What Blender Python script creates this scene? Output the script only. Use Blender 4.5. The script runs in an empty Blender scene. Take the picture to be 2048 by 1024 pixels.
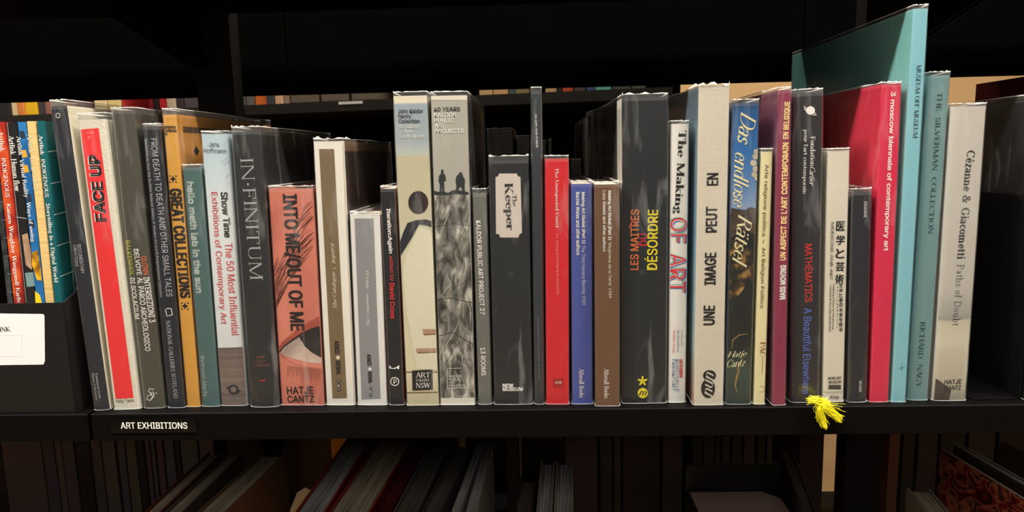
import bpy, bmesh, math, random, os
from mathutils import Vector, Matrix
random.seed(7)
C = bpy.context.scene.collection
sc = bpy.context.scene

# ------------------------------------------------------------------ camera
F_PX, CX, CY = 1390.0, 1024.0, 512.0
depth_dir = Vector((46, 202, -F_PX)).normalized()          # world +Y seen by the camera
down_dir = Vector((226, -(46*226 + F_PX**2)/202, -F_PX)).normalized()
up_dir = -down_dir
right_dir = depth_dir.cross(up_dir).normalized()
R = Matrix((right_dir, depth_dir, up_dir))                 # camera axes -> world axes
CAM_D = 0.66
def ray(px, py):
    return R @ Vector((px-CX, CY-py, -F_PX))
_r = ray(1070, 819)
EYE = -_r*(CAM_D/_r.y)
cam_data = bpy.data.cameras.new('camera'); cam = bpy.data.objects.new('camera', cam_data); C.objects.link(cam)
cam_data.sensor_width = 36; cam_data.lens = F_PX/2048*36; cam_data.clip_start = .02; cam_data.clip_end = 30
cam.matrix_world = Matrix.Translation(EYE) @ R.to_4x4()
cam_data.dof.use_dof = True; cam_data.dof.focus_distance = .70; cam_data.dof.aperture_fstop = 14.0
sc.camera = cam
def onY(px, py, Y=0.0):
    r = ray(px, py); return EYE + r*((Y-EYE.y)/r.y)
def onZ(px, py, Z=0.0):
    r = ray(px, py); return EYE + r*((Z-EYE.z)/r.z)

# ------------------------------------------------------------------ light, exposure
w = bpy.data.worlds.new('world'); sc.world = w; w.use_nodes = True
w.node_tree.nodes['Background'].inputs[0].default_value = (1.0, .93, .85, 1)
w.node_tree.nodes['Background'].inputs[1].default_value = .02
def area(name, loc, size, size_y, power, color, rot=(0, 0, 0)):
    l = bpy.data.lights.new(name, 'AREA'); l.shape = 'RECTANGLE'; l.size = size; l.size_y = size_y
    l.energy = power; l.color = color
    o = bpy.data.objects.new(name, l); o.location = loc; o.rotation_euler = rot; C.objects.link(o); return o
area('aisle_light', (.05, -.64, 1.86), 3.4, .05, 116, (1.0, .93, .83), (math.radians(18), 0, 0))
area('cover_side_fill', (-1.35, -.60, 1.86), .45, .06, 38, (1.0, .93, .83), (math.radians(18), math.radians(-25), 0))  # first of two lights added to brighten the book covers from the sides
area('cover_side_fill', (1.45, -.60, 1.86), .45, .06, 34, (1.0, .93, .83), (math.radians(18), math.radians(25), 0))  # its added counterpart for covers facing the other way
area('aisle_fill', (0, -1.6, 1.2), 2.4, 1.0, 9, (1.0, .95, .88), (math.radians(60), 0, 0))
area('far_aisle_light', (.1, .98, 1.86), 3.6, .12, 75, (1.0, .90, .76), (math.radians(32), 0, 0))
sc.view_settings.view_transform = 'Standard'; sc.view_settings.look = 'None'
sc.view_settings.exposure = 0.0; sc.view_settings.gamma = 1.0; sc.view_settings.use_curve_mapping = False
sc.cycles.use_denoising = True
sc.cycles.transparent_max_bounces = 24

# ------------------------------------------------------------------ materials
def lin(c): 
    return tuple(((v/255)/12.92 if v/255 <= .04045 else ((v/255+.055)/1.055)**2.4) for v in c)+(1,)
_m = {}
def mat(name, rgb, rough=.55, spec=.35, var=0.0, scale=40, bump=0.0, bscale=300, stretch=(1, 1, 1), metal=0):
    if name in _m: return _m[name]
    m = bpy.data.materials.new(name); m.use_nodes = True; nt = m.node_tree; n = nt.nodes; b = n['Principled BSDF']
    b.inputs['Base Color'].default_value = lin(rgb); b.inputs['Roughness'].default_value = rough
    b.inputs['Specular IOR Level'].default_value = spec; b.inputs['Metallic'].default_value = metal
    if var or bump:
        tc = n.new('ShaderNodeTexCoord'); mp = n.new('ShaderNodeMapping'); mp.inputs['Scale'].default_value = stretch
        nt.links.new(tc.outputs['Object'], mp.inputs[0])
    if var:
        no = n.new('ShaderNodeTexNoise'); no.inputs['Scale'].default_value = scale; no.inputs['Detail'].default_value = 5
        nt.links.new(mp.outputs[0], no.inputs['Vector'])
        mx = n.new('ShaderNodeMix'); mx.data_type = 'RGBA'
        mx.inputs['A'].default_value = lin(tuple(max(0, v*(1-var)) for v in rgb)); mx.inputs['B'].default_value = lin(tuple(min(255, v*(1+var)) for v in rgb))
        nt.links.new(no.outputs['Fac'], mx.inputs['Factor']); nt.links.new(mx.outputs['Result'], b.inputs['Base Color'])
    if bump:
        n2 = n.new('ShaderNodeTexNoise'); n2.inputs['Scale'].default_value = bscale; n2.inputs['Detail'].default_value = 4
        nt.links.new(mp.outputs[0], n2.inputs['Vector'])
        bp = n.new('ShaderNodeBump'); bp.inputs['Strength'].default_value = bump; bp.inputs['Distance'].default_value = .001
        nt.links.new(n2.outputs['Fac'], bp.inputs['Height']); nt.links.new(bp.outputs[0], b.inputs['Normal'])
    _m[name] = m; return m
def ramp_mat(name, stops, axis='Z', length=.3, rough=.45, noise=.0, nscale=20, stretch=(1, 1, 1), spec=.35):
    """colour bands printed along the object's own axis (0..length metres)"""
    if name in _m: return _m[name]
    m = bpy.data.materials.new(name); m.use_nodes = True; nt = m.node_tree; n = nt.nodes; b = n['Principled BSDF']
    b.inputs['Roughness'].default_value = rough; b.inputs['Specular IOR Level'].default_value = spec
    tc = n.new('ShaderNodeTexCoord'); sp = n.new('ShaderNodeSeparateXYZ'); nt.links.new(tc.outputs['Object'], sp.inputs[0])
    dv = n.new('ShaderNodeMath'); dv.operation = 'DIVIDE'; dv.inputs[1].default_value = length
    nt.links.new(sp.outputs[axis], dv.inputs[0]); fac = dv.outputs[0]
    if noise:
        mp = n.new('ShaderNodeMapping'); mp.inputs['Scale'].default_value = stretch; nt.links.new(tc.outputs['Object'], mp.inputs[0])
        no = n.new('ShaderNodeTexNoise'); no.inputs['Scale'].default_value = nscale; no.inputs['Detail'].default_value = 6
        nt.links.new(mp.outputs[0], no.inputs['Vector'])
        s = n.new('ShaderNodeMath'); s.operation = 'MULTIPLY_ADD'; s.inputs[1].default_value = noise; s.inputs[2].default_value = -noise/2
        nt.links.new(no.outputs['Fac'], s.inputs[0])
        a = n.new('ShaderNodeMath'); a.operation = 'ADD'; nt.links.new(fac, a.inputs[0]); nt.links.new(s.outputs[0], a.inputs[1]); fac = a.outputs[0]
    cr = n.new('ShaderNodeValToRGB'); el = cr.color_ramp.elements
    while len(el) < len(stops): el.new(.5)
    for e, (p, c) in zip(el, stops): e.position = p; e.color = lin(c)
    nt.links.new(fac, cr.inputs[0]); nt.links.new(cr.outputs[0], b.inputs['Base Color'])
    _m[name] = m; return m
def noise_mat(name, stops, scale=30, stretch=(1, 1, 1), rough=.45, detail=7, dist=0.0, spec=.35):
    if name in _m: return _m[name]
    m = bpy.data.materials.new(name); m.use_nodes = True; nt = m.node_tree; n = nt.nodes; b = n['Principled BSDF']
    b.inputs['Roughness'].default_value = rough; b.inputs['Specular IOR Level'].default_value = spec
    tc = n.new('ShaderNodeTexCoord'); mp = n.new('ShaderNodeMapping'); mp.inputs['Scale'].default_value = stretch
    nt.links.new(tc.outputs['Object'], mp.inputs[0])
    no = n.new('ShaderNodeTexNoise'); no.inputs['Scale'].default_value = scale; no.inputs['Detail'].default_value = detail
    no.inputs['Distortion'].default_value = dist
    nt.links.new(mp.outputs[0], no.inputs['Vector'])
    cr = n.new('ShaderNodeValToRGB'); el = cr.color_ramp.elements
    while len(el) < len(stops): el.new(.5)
    for e, (p, c) in zip(el, stops): e.position = p; e.color = lin(c)
    nt.links.new(no.outputs['Fac'], cr.inputs[0]); nt.links.new(cr.outputs[0], b.inputs['Base Color'])
    _m[name] = m; return m
def plastic_mat(name='clear_sleeve', haze=.006):
    m = bpy.data.materials.new(name); m.use_nodes = True; nt = m.node_tree; n = nt.nodes
    n.remove(n['Principled BSDF']); out = n['Material Output']
    tr = n.new('ShaderNodeBsdfTransparent'); tr.inputs[0].default_value = (.97, .975, .975, 1)
    gl = n.new('ShaderNodeBsdfAnisotropic'); gl.inputs['Roughness'].default_value = .20; gl.inputs['Color'].default_value = (1, 1, 1, 1)
    df = n.new('ShaderNodeBsdfDiffuse'); df.inputs[0].default_value = (.8, .8, .8, 1)
    fr = n.new('ShaderNodeLayerWeight'); fr.inputs['Blend'].default_value = .12
    tc = n.new('ShaderNodeTexCoord'); mp = n.new('ShaderNodeMapping'); mp.inputs['Scale'].default_value = (1, 1, .25)
    no = n.new('ShaderNodeTexNoise'); no.inputs['Scale'].default_value = 55; no.inputs['Detail'].default_value = 5; no.inputs['Distortion'].default_value = 1.2
    bp = n.new('ShaderNodeBump'); bp.inputs['Strength'].default_value = .8; bp.inputs['Distance'].default_value = .0012
    nt.links.new(tc.outputs['Object'], mp.inputs[0]); nt.links.new(mp.outputs[0], no.inputs['Vector'])
    nt.links.new(no.outputs['Fac'], bp.inputs['Height'])
    for s in (gl, fr): nt.links.new(bp.outputs[0], s.inputs['Normal'])
    ft = n.new('ShaderNodeMapRange'); ft.inputs['To Min'].default_value = .035; ft.inputs['To Max'].default_value = .6; nt.links.new(fr.outputs['Facing'], ft.inputs['Value'])
    m1 = n.new('ShaderNodeMixShader'); nt.links.new(ft.outputs[0], m1.inputs[0]); nt.links.new(tr.outputs[0], m1.inputs[1]); nt.links.new(gl.outputs[0], m1.inputs[2])
    cr = n.new('ShaderNodeMapRange'); cr.inputs['From Min'].default_value = .56; cr.inputs['From Max'].default_value = .82; cr.inputs['To Min'].default_value = haze; cr.inputs['To Max'].default_value = haze+.09
    nt.links.new(no.outputs['Fac'], cr.inputs['Value'])
    m2 = n.new('ShaderNodeMixShader'); nt.links.new(cr.outputs[0], m2.inputs[0]); nt.links.new(m1.outputs[0], m2.inputs[1]); nt.links.new(df.outputs[0], m2.inputs[2])
    nt.links.new(m2.outputs[0], out.inputs[0]); return m
PLASTIC = plastic_mat()
FOLD = plastic_mat('sleeve_fold', .03)
def rim_mat(name, f):
    m = bpy.data.materials.new(name); m.use_nodes = True; nt = m.node_tree; n = nt.nodes
    n.remove(n['Principled BSDF']); out = n['Material Output']
    tr = n.new('ShaderNodeBsdfTransparent'); df = n.new('ShaderNodeBsdfDiffuse'); df.inputs[0].default_value = (.95, .95, .93, 1)
    mx = n.new('ShaderNodeMixShader'); mx.inputs[0].default_value = f
    nt.links.new(tr.outputs[0], mx.inputs[1]); nt.links.new(df.outputs[0], mx.inputs[2]); nt.links.new(mx.outputs[0], out.inputs[0]); return m
RIM = rim_mat('sleeve_edge_highlight', .95); TOP_HIGHLIGHT = rim_mat('sleeve_top_highlight', .5)  # white cut edge and added top strip carry the rim highlight in their colour
def pages_mat(name, rgb, dark=.55):
    if name in _m: return _m[name]
    m = bpy.data.materials.new(name); m.use_nodes = True; nt = m.node_tree; n = nt.nodes; b = n['Principled BSDF']
    b.inputs['Roughness'].default_value = .8; b.inputs['Specular IOR Level'].default_value = .1
    tc = n.new('ShaderNodeTexCoord'); mp = n.new('ShaderNodeMapping'); mp.inputs['Scale'].default_value = (1, .01, .01)
    no = n.new('ShaderNodeTexNoise'); no.inputs['Scale'].default_value = 900; no.inputs['Detail'].default_value = 3
    nt.links.new(tc.outputs['Object'], mp.inputs[0]); nt.links.new(mp.outputs[0], no.inputs['Vector'])
    mx = n.new('ShaderNodeMix'); mx.data_type = 'RGBA'; mx.inputs['A'].default_value = lin(tuple(v*dark for v in rgb)); mx.inputs['B'].default_value = lin(rgb)
    cr = n.new('ShaderNodeMapRange'); cr.inputs['From Min'].default_value = .35; cr.inputs['From Max'].default_value = .6
    nt.links.new(no.outputs['Fac'], cr.inputs['Value']); nt.links.new(cr.outputs[0], mx.inputs['Factor']); nt.links.new(mx.outputs['Result'], b.inputs['Base Color'])
    _m[name] = m; return m
PAGES = pages_mat('page_edges', (226, 216, 196), .75)
BLACK = mat('black_powder_coat', (8, 7, 7), .5, .06, .15, 60, .15, 900)
VOID = mat('matt_black_panel', (4, 4, 4), .9, .0)
INK = mat('black_ink', (24, 22, 22), .5)
WHITE = mat('white_ink', (236, 232, 226), .5)

# ------------------------------------------------------------------ objects
def link(name, me, parent=None, m=None):
    o = bpy.data.objects.new(name, me); C.objects.link(o)
    if parent: o.parent = parent
    if m is not None: 
        for x in (m if isinstance(m, (list, tuple)) else [m]): me.materials.append(x)
    return o
def mesh(name, verts, faces, parent=None, m=None, idx=None):
    me = bpy.data.meshes.new(name); me.from_pydata([tuple(v) for v in verts], [], faces); 
    o = link(name, me, parent, m)
    if idx: 
        for p, i in zip(me.polygons, idx): p.material_index = i
    me.update(); return o
def root(name, loc, label, cat, group=None, rot=(0, 0, 0)):
    o = bpy.data.objects.new(name, None); o.empty_display_size = .02; C.objects.link(o); o.location = loc; o.rotation_euler = rot
    tag(o, label, cat, group); return o
def tag(o, label, cat, group=None):
    o['label'] = label; o['category'] = cat
    if group: o['group'] = group
    return o
def boxgeo(x0, x1, y0, y1, z0, z1):
    v = [(x, y, z) for z in (z0, z1) for y in (y0, y1) for x in (x0, x1)]
    f = [(0, 2, 3, 1), (4, 5, 7, 6), (0, 1, 5, 4), (2, 6, 7, 3), (0, 4, 6, 2), (1, 3, 7, 5)]
    return v, f
def box(name, b, parent=None, m=None, bevel=0.0, seg=2):
    v, f = boxgeo(*b); me = bpy.data.meshes.new(name)
    bm = bmesh.new(); vs = [bm.verts.new(p) for p in v]
    for q in f: bm.faces.new([vs[i] for i in q])
    if bevel: bmesh.ops.bevel(bm, geom=bm.edges[:], offset=bevel, segments=seg, affect='EDGES')
    bmesh.ops.recalc_face_normals(bm, faces=bm.faces[:]); bm.to_mesh(me); bm.free()
    return link(name, me, parent, m)
def extrude(name, prof, axis, a, b, parent=None, m=None):
    """closed 2-D profile extruded along an axis: 'x' takes (y,z), 'y' takes (x,z), 'z' takes (x,y)"""
    def P(p, t): return {'x': (t, p[0], p[1]), 'y': (p[0], t, p[1]), 'z': (p[0], p[1], t)}[axis]
    n = len(prof); v = [P(p, a) for p in prof]+[P(p, b) for p in prof]
    f = [tuple(range(n)), tuple(range(2*n-1, n-1, -1))]+[(i, i+n, (i+1) % n+n, (i+1) % n) for i in range(n)]
    me = bpy.data.meshes.new(name); me.from_pydata(v, [], f); bm = bmesh.new(); bm.from_mesh(me)
    bmesh.ops.recalc_face_normals(bm, faces=bm.faces[:]); bm.to_mesh(me); bm.free()
    return link(name, me, parent, m)

# ------------------------------------------------------------------ lettering: sans from the font Blender ships, serif drawn here
def load_font(fn):
    try:
        p = os.path.join(bpy.utils.system_resource('DATAFILES'), 'fonts', fn)
        return bpy.data.fonts.load(p) if os.path.exists(p) else None
    except Exception: return None
INTER = load_font('Inter.woff2'); CJK = load_font('Noto Sans CJK Regular.woff2')
G = {
'A': '.78 E .06 0 .37 1 D .39 1 .70 0 B .18 .58 .33 F .06 0 F .70 0', 'B': '.68 S .14 0 1 L A .34 .75 .2 .23 -90 90 A .34 .26 .24 .24 -90 90 B .14 .34 .98 B .14 .34 .51 B .14 .34 .02',
'C': '.72 A .4 .5 .32 .48 42 318 V .64 .7 .96', 'D': '.8 S .14 0 1 L B .14 .38 .98 B .14 .38 .02 A .36 .5 .34 .48 -90 90',
'E': '.64 S .14 0 1 L B .14 .56 .98 B .14 .56 .02 B .14 .44 .5 V .55 .78 1 V .58 0 .22 V .44 .4 .6', 'F': '.6 S .14 0 1 LX B .14 .55 .98 B .14 .43 .5 V .54 .76 1 V .43 .4 .6',
'G': '.8 A .4 .5 .32 .48 42 318 V .64 .7 .96 S .66 .06 .42 t', 'H': '.84 S .15 0 1 * S .69 0 1 * B .15 .69 .5', 'I': '.34 S .17 0 1 *', 'J': '.42 S .26 .15 1 t A .14 .15 .12 .15 180 360',
'K': '.8 S .14 0 1 * E .22 .38 .64 1 D .34 .5 .68 0 F .68 0 G .64 1', 'L': '.62 S .14 0 1 * B .14 .56 .02 V .57 0 .26', 'M': '1.0 N .13 0 1 b D .15 1 .49 0 E .5 0 .84 1 S .85 0 1 *',
'N': '.84 N .12 0 1 * D .14 1 .7 0 N .71 0 1 t', 'O': '.82 A .41 .5 .33 .48 0 360', 'P': '.64 S .14 0 1 LX B .14 .34 .98 B .14 .34 .48 A .34 .73 .22 .25 -90 90',
'Q': '.82 A .41 .5 .33 .48 0 360 D .44 .1 .74 -.2', 'R': '.74 S .14 0 1 LX B .14 .34 .98 B .14 .34 .5 A .34 .74 .21 .24 -90 90 D .38 .5 .66 0 F .68 0',
'S': '.58 Z .29 .745 .19 .235 20 270 Z .29 .255 .2 .235 -160 90 V .48 .72 .94 V .09 .06 .28', 'T': '.72 S .36 0 1 b B .06 .66 .98 V .07 .76 1 V .65 .76 1',
'U': '.8 S .16 .3 1 t N .66 .3 1 t A .41 .3 .25 .28 180 360', 'V': '.76 D .08 1 .38 0 E .38 0 .68 1 G .08 1 G .68 1', 'W': '1.1 D .08 1 .32 0 E .32 0 .54 1 D .54 1 .78 0 E .78 0 1.0 1 G .08 1 G 1.0 1',
'X': '.76 D .1 1 .66 0 E .1 0 .66 1 F .1 0 F .66 0 G .1 1 G .66 1', 'Y': '.74 D .08 1 .37 .45 E .66 1 .37 .45 S .37 0 .5 b G .08 1 G .66 1', 'Z': '.64 D .08 0 .56 1 B .08 .56 .98 B .08 .56 .02 V .09 .78 1 V .56 0 .22',
'a': '.52 S .38 .04 .46 - A .23 .46 .15 .17 0 165 A .22 .18 .15 .17 0 360 B .38 .48 .03', 'b': '.58 S .13 0 1.04 l A .32 .32 .17 .31 0 360', 'c': '.47 A .27 .32 .18 .31 45 318 O .4 .5 .06',
'd': '.6 A .25 .32 .17 .31 0 360 S .44 0 1.04 lr', 'e': '.49 A .26 .32 .17 .31 0 322 B .1 .43 .35', 'f': '.36 S .15 0 .85 b A .27 .85 .12 .17 60 180 B .04 .32 .62 O .32 .94 .055',
'g': '.53 A .24 .43 .15 .19 0 360 A .26 -.12 .19 .14 0 360 B .34 .5 .6 E .16 .26 .16 .02 B .16 .34 .04', 'h': '.62 S .13 0 1.04 lb A .31 .42 .16 .2 0 180 S .47 0 .44 b', 'i': '.3 S .15 0 .64 lb O .15 .87 .085',
'j': '.28 S .15 -.12 .64 l A .06 -.12 .09 .16 270 360 O .15 .87 .085', 'k': '.58 S .13 0 1.04 lb E .2 .26 .46 .62 D .28 .36 .5 0 F .5 0 G .46 .64', 'l': '.3 S .15 0 1.04 lb',
'm': '.92 S .13 0 .64 lb A .29 .42 .15 .2 0 180 S .44 0 .44 b A .6 .42 .15 .2 0 180 S .76 0 .44 b', 'n': '.62 S .13 0 .64 lb A .31 .42 .16 .2 0 180 S .47 0 .44 b', 'o': '.54 A .27 .32 .19 .31 0 360',
'p': '.58 S .13 -.3 .64 lb A .32 .32 .17 .31 0 360', 'q': '.58 A .25 .32 .17 .31 0 360 S .44 -.3 .64 b', 'r': '.43 S .13 0 .64 lb A .29 .44 .14 .18 60 180 O .37 .55 .07',
's': '.42 Z .21 .475 .13 .15 20 270 Z .21 .165 .14 .15 -160 90 V .34 .46 .6 V .07 .04 .18', 't': '.37 S .16 .1 .84 - B .03 .33 .62 A .26 .13 .1 .12 180 300', 'u': '.62 S .13 .18 .64 l A .3 .2 .16 .19 180 360 S .46 0 .64 lr',
'v': '.56 D .08 .64 .28 0 E .28 0 .48 .64 G .08 .64 G .48 .64', 'w': '.8 D .08 .64 .24 0 E .24 0 .4 .64 D .4 .64 .56 0 E .56 0 .72 .64 G .08 .64 G .72 .64', 'x': '.56 D .08 .64 .46 0 E .08 0 .46 .64 F .08 0 F .46 0 G .08 .64 G .46 .64',
'y': '.56 D .08 .64 .28 0 E .15 -.3 .48 .64 G .08 .64 G .48 .64 O .13 -.26 .06', 'z': '.48 D .08 0 .4 .64 B .08 .42 .62 B .08 .42 .02', '|': '.3 N .15 -.2 1 -', '/': '.4 E .05 0 .35 1', '.': '.24 O .12 .06 .07', ',': '.24 O .12 .06 .07 E .14 .05 .08 -.14',
'-': '.4 B .06 .34 .34', '·': '.3 O .15 .45 .07', "'": '.2 O .1 .92 .06 E .12 .92 .06 .76', '&': '.86 A .34 .77 .15 .2 0 360 A .3 .26 .22 .25 60 330 D .24 .66 .68 0 E .46 .1 .7 .5 B .6 .8 .5',
'é': '.49 A .26 .32 .17 .31 0 322 B .1 .43 .35 E .22 .76 .36 1.0', 'ä': '.52 S .38 .04 .46 - A .23 .46 .15 .17 0 165 A .22 .18 .15 .17 0 360 B .38 .48 .03 O .14 .84 .06 O .34 .84 .06',
'ö': '.54 A .27 .32 .19 .31 0 360 O .17 .84 .06 O .37 .84 .06', ' ': '.36', 'ı': '.3 S .15 0 .64 lb', '(': '.3 A .34 .4 .2 .6 130 230', ')': '.3 A -.04 .4 .2 .6 -50 50'}
STYLE = {'roman': (.13, .05, .07, .04, 0, 1), 'sbold': (.19, .06, .07, .05, 0, 1.04), 'light': (.085, .04, .075, .03, 0, 1), 'slab': (.13, .09, .08, .09, 0, 1.08), 'slablight': (.06, .05, .09, .05, 0, 1.15),
         'italic': (.11, .035, .03, .03, .24, .92), 'script': (.12, .03, .02, .025, .38, .92), 'blackpress': (.17, .13, 0, .05, 0, .8)}
def serif_geo(s, style):
    T, t, se, sh, sl, adv = STYLE[style]; polys = []; X = 0
    def rect(x0, x1, y0, y1): polys.append([(x0, y0), (x1, y0), (x1, y1), (x0, y1)])
    for ch in s:
        tk = G.get(ch, G[' ']).split(); wd = float(tk[0]); i = 1
        while i < len(tk):
            k = tk[i]
            if k in 'SN':
                x, y0, y1 = [float(v) for v in tk[i+1:i+4]]; fl = tk[i+4]; i += 5; x += X; h = (T if k == 'S' else t)/2
                rect(x-h, x+h, y0, y1)
                if se:
                    if fl in ('*', 'b', 'L', 'LX', 'lb'): rect(x-h-se, x+h+(se if fl != 'L' else 0), y0, y0+sh)
                    if fl in ('*', 't'): rect(x-h-se, x+h+se, y1-sh, y1)
                    if fl in ('L', 'LX', 'l', 'lb', 'lr'): rect(x-h-se, x, y1-sh, y1)
                    if fl == 'lr': rect(x, x+h+se, y0, y0+sh)
            elif k == 'V':
                x, y0, y1 = [float(v) for v in tk[i+1:i+4]]; i += 4; rect(x+X-t/2, x+X+t/2, y0, y1)
            elif k in 'DE':
                x0, y0, x1, y1 = [float(v) for v in tk[i+1:i+5]]; i += 5; h = (T*1.08 if k == 'D' else t*1.15)/2
                polys.append([(X+x0-h, y0), (X+x0+h, y0), (X+x1+h, y1), (X+x1-h, y1)])
            elif k == 'B':
                x0, x1, y = [float(v) for v in tk[i+1:i+4]]; i += 4; rect(X+x0, X+x1, y-t/2, y+t/2)
            elif k in 'AZ':
                cx, cy, rx, ry, a0, a1 = [float(v) for v in tk[i+1:i+7]]; i += 7; n = max(6, int(abs(a1-a0)/18)); L = []
                for q in range(n+1):
                    a = math.radians(a0+(a1-a0)*q/n); c, s_ = math.cos(a), math.sin(a)
                    wv = (t+(T-t)*abs(c)**1.4 if k == 'A' else t+(T-t)*(.35+.65*min(1, q/n*1.3 if a0 > 0 else (1-q/n)*1.3)*1.0))/2
                    L.append(((X+cx+(rx-wv*0+wv)*c, cy+(ry+wv*.35)*s_), (X+cx+(rx-wv)*c, cy+(ry-wv*1.2)*s_)))
                for q in range(n): polys.append([L[q][0], L[q+1][0], L[q+1][1], L[q][1]])
            elif k == 'O':
                x, y, r = [float(v) for v in tk[i+1:i+4]]; i += 4
                polys.append([(X+x+r*math.cos(a*math.pi/4), y+r*math.sin(a*math.pi/4)) for a in range(8)])
            elif k in 'FG':
                x, y = [float(v) for v in tk[i+1:i+3]]; i += 3
                if se: rect(X+x-T/2-se, X+x+T/2+se, y if k == 'F' else y-sh, y+sh if k == 'F' else y)
        X += wd*adv
    v = []; f = []
    for k_, p in enumerate(polys):
        f.append(tuple(range(len(v), len(v)+len(p)))); v += [(x+sl*y, y, (k_ % 5)*2e-6) for x, y in p]
    return v, f
def sans_geo(s, font=None, bold=0.0, space=1.0):
    cu = bpy.data.curves.new('t', 'FONT'); cu.body = s; f = font or INTER
    if f: cu.font = f
    cu.resolution_u = 3; cu.space_character = space; cu.fill_mode = 'FRONT'
    o = bpy.data.objects.new('t', cu); C.objects.link(o); bpy.context.view_layer.update()
    me = bpy.data.meshes.new_from_object(o.evaluated_get(bpy.context.evaluated_depsgraph_get()))
    v = [(q.co.x, q.co.y) for q in me.vertices]; fc = [tuple(p.vertices) for p in me.polygons]
    bpy.data.objects.remove(o); bpy.data.meshes.remove(me); bpy.data.curves.remove(cu)
    if bold > 0:        # embolden: the same letters struck four times with small shifts
        n = len(v); V = []; FC = []
        for k, (dx, dy) in enumerate(((-1, -.5), (1, -.5), (-1, .5), (1, .5))):
            V += [(x+dx*bold, y+dy*bold) for x, y in v]; FC += [tuple(i+k*n for i in f_) for f_ in fc]
        v, fc = V, FC; v = [(p[0], p[1], (i//n)*3e-6) for i, p in enumerate(v)]
    return v, fc
def text_geo(s, style):
    if style in STYLE: return serif_geo(s, style)
    if style == 'cjk': return sans_geo(s, CJK, .008)
    return sans_geo(s, None, {'sans': 0.0, 'thin': 0, 'semi': .014, 'bold': .026, 'heavy': .045}[style], {'heavy': 1.05}.get(style, 1.0))

# ------------------------------------------------------------------ a flat printed surface: maps photo measurements onto a plane of a thing
class Surf:
    """plane of a thing; local x right, z up, y = depth below the outer face"""
    def __init__(s, parent, toloc, yfun=lambda x: 0.0, lift=.00010): s.parent, s.toloc, s.yfun, s.lift = parent, toloc, yfun, lift; s.k = 0; s.clip = None
    def _put(s, name, v2, faces, m, lift, cuts=None):
        me = bpy.data.meshes.new(name); bm = bmesh.new(); vs = [bm.verts.new((p[0], p[2] if len(p) > 2 else 0, p[1])) for p in v2]
        for f in faces:
            try: bm.faces.new([vs[i] for i in f])
            except ValueError: pass
        if cuts:
            bmesh.ops.triangulate(bm, faces=bm.faces[:])
            for c in cuts: bmesh.ops.bisect_plane(bm, geom=bm.verts[:]+bm.edges[:]+bm.faces[:], plane_co=(c, 0, 0), plane_no=(1, 0, 0))
        if s.clip:
            for cx_, n_ in ((s.clip[0], -1), (s.clip[1], 1)): bmesh.ops.bisect_plane(bm, geom=bm.verts[:]+bm.edges[:]+bm.faces[:], plane_co=(cx_, 0, 0), plane_no=(n_, 0, 0), clear_outer=True)
        for v_ in bm.verts: v_.co.y = s.yfun(v_.co.x)-lift-v_.co.y
        for f in bm.faces:
            f.normal_update()
            if f.normal.y > 0: f.normal_flip()
        bm.to_mesh(me); bm.free(); return link(name, me, s.parent, m)
    def text(s, body, p0, p1, h, m=None, style='sans', name='title', lift=None):
        a = s.toloc(*p0); b = s.toloc(*p1); s.k += 1
        mid = ((p0[0]+p1[0])/2, (p0[1]+p1[1])/2); L = math.dist(p0, p1); dx, dy = (p1[0]-p0[0])/L, (p1[1]-p0[1])/L
        n0 = s.toloc(mid[0]+dy*h/2, mid[1]-dx*h/2); n1 = s.toloc(mid[0]-dy*h/2, mid[1]+dx*h/2); H = math.dist(n0, n1)
        v, f = text_geo(body, style)
        if not v: return None
        x0 = min(q[0] for q in v); x1 = max(q[0] for q in v); y0 = min(q[1] for q in v); y1 = max(q[1] for q in v)
        ln = math.dist(a, b); ux, uz = (b[0]-a[0])/ln, (b[1]-a[1])/ln; nx, nz = -uz, ux
        v2 = [(a[0]+ux*(q[0]-x0)/(x1-x0)*ln+nx*((q[1]-y0)/(y1-y0)-.5)*H, a[1]+uz*(q[0]-x0)/(x1-x0)*ln+nz*((q[1]-y0)/(y1-y0)-.5)*H) for q in v]
        v2 = [(p[0], p[1], q[2] if len(q) > 2 else 0) for p, q in zip(v2, v)]
        xs = [q[0] for q in v2]; xa, xb = min(xs), max(xs)
        cuts = [xa+(xb-xa)*i/5 for i in range(1, 5)] if s.yfun(0.0) > .0003 and xb-xa > .004 else None
        return s._put(name, v2, f, m or INK, lift or .0002+s.k*.00001, cuts)
    def poly(s, pts, m, name='printed_panel', lift=None, cuts=None):
        s.k += 1; v = [s.toloc(*p) for p in pts]
        if cuts is None:
            x0 = min(q[0] for q in v); x1 = max(q[0] for q in v); cuts = [x0+(x1-x0)*i/6 for i in range(1, 6)] if x1-x0 > .006 else []
        return s._put(name, v, [tuple(range(len(v)))], m, lift or s.lift+s.k*.00001, cuts)
    def polys(s, plist, m, name, lift=None):
        s.k += 1; v = []; f = []
        for pts in plist: f.append(tuple(range(len(v), len(v)+len(pts)))); v += [s.toloc(*p) for p in pts]
        return s._put(name, v, f, m, lift or s.lift+s.k*.00001)
    def disc(s, c, rx, ry, m, name='printed_disc', n=28, rot=0, lift=None):
        cr, sr = math.cos(rot), math.sin(rot)
        return s.poly([(c[0]+rx*math.cos(t)*cr-ry*math.sin(t)*sr, c[1]+rx*math.cos(t)*sr+ry*math.sin(t)*cr) for t in [i*math.tau/n for i in range(n)]], m, name, lift)
    def strip(s, pts, ws, m, name='printed_line', lift=None):
        s.k += 1; return s.polys([q for q in _strips([(pts, ws)])], m, name, lift)
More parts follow.
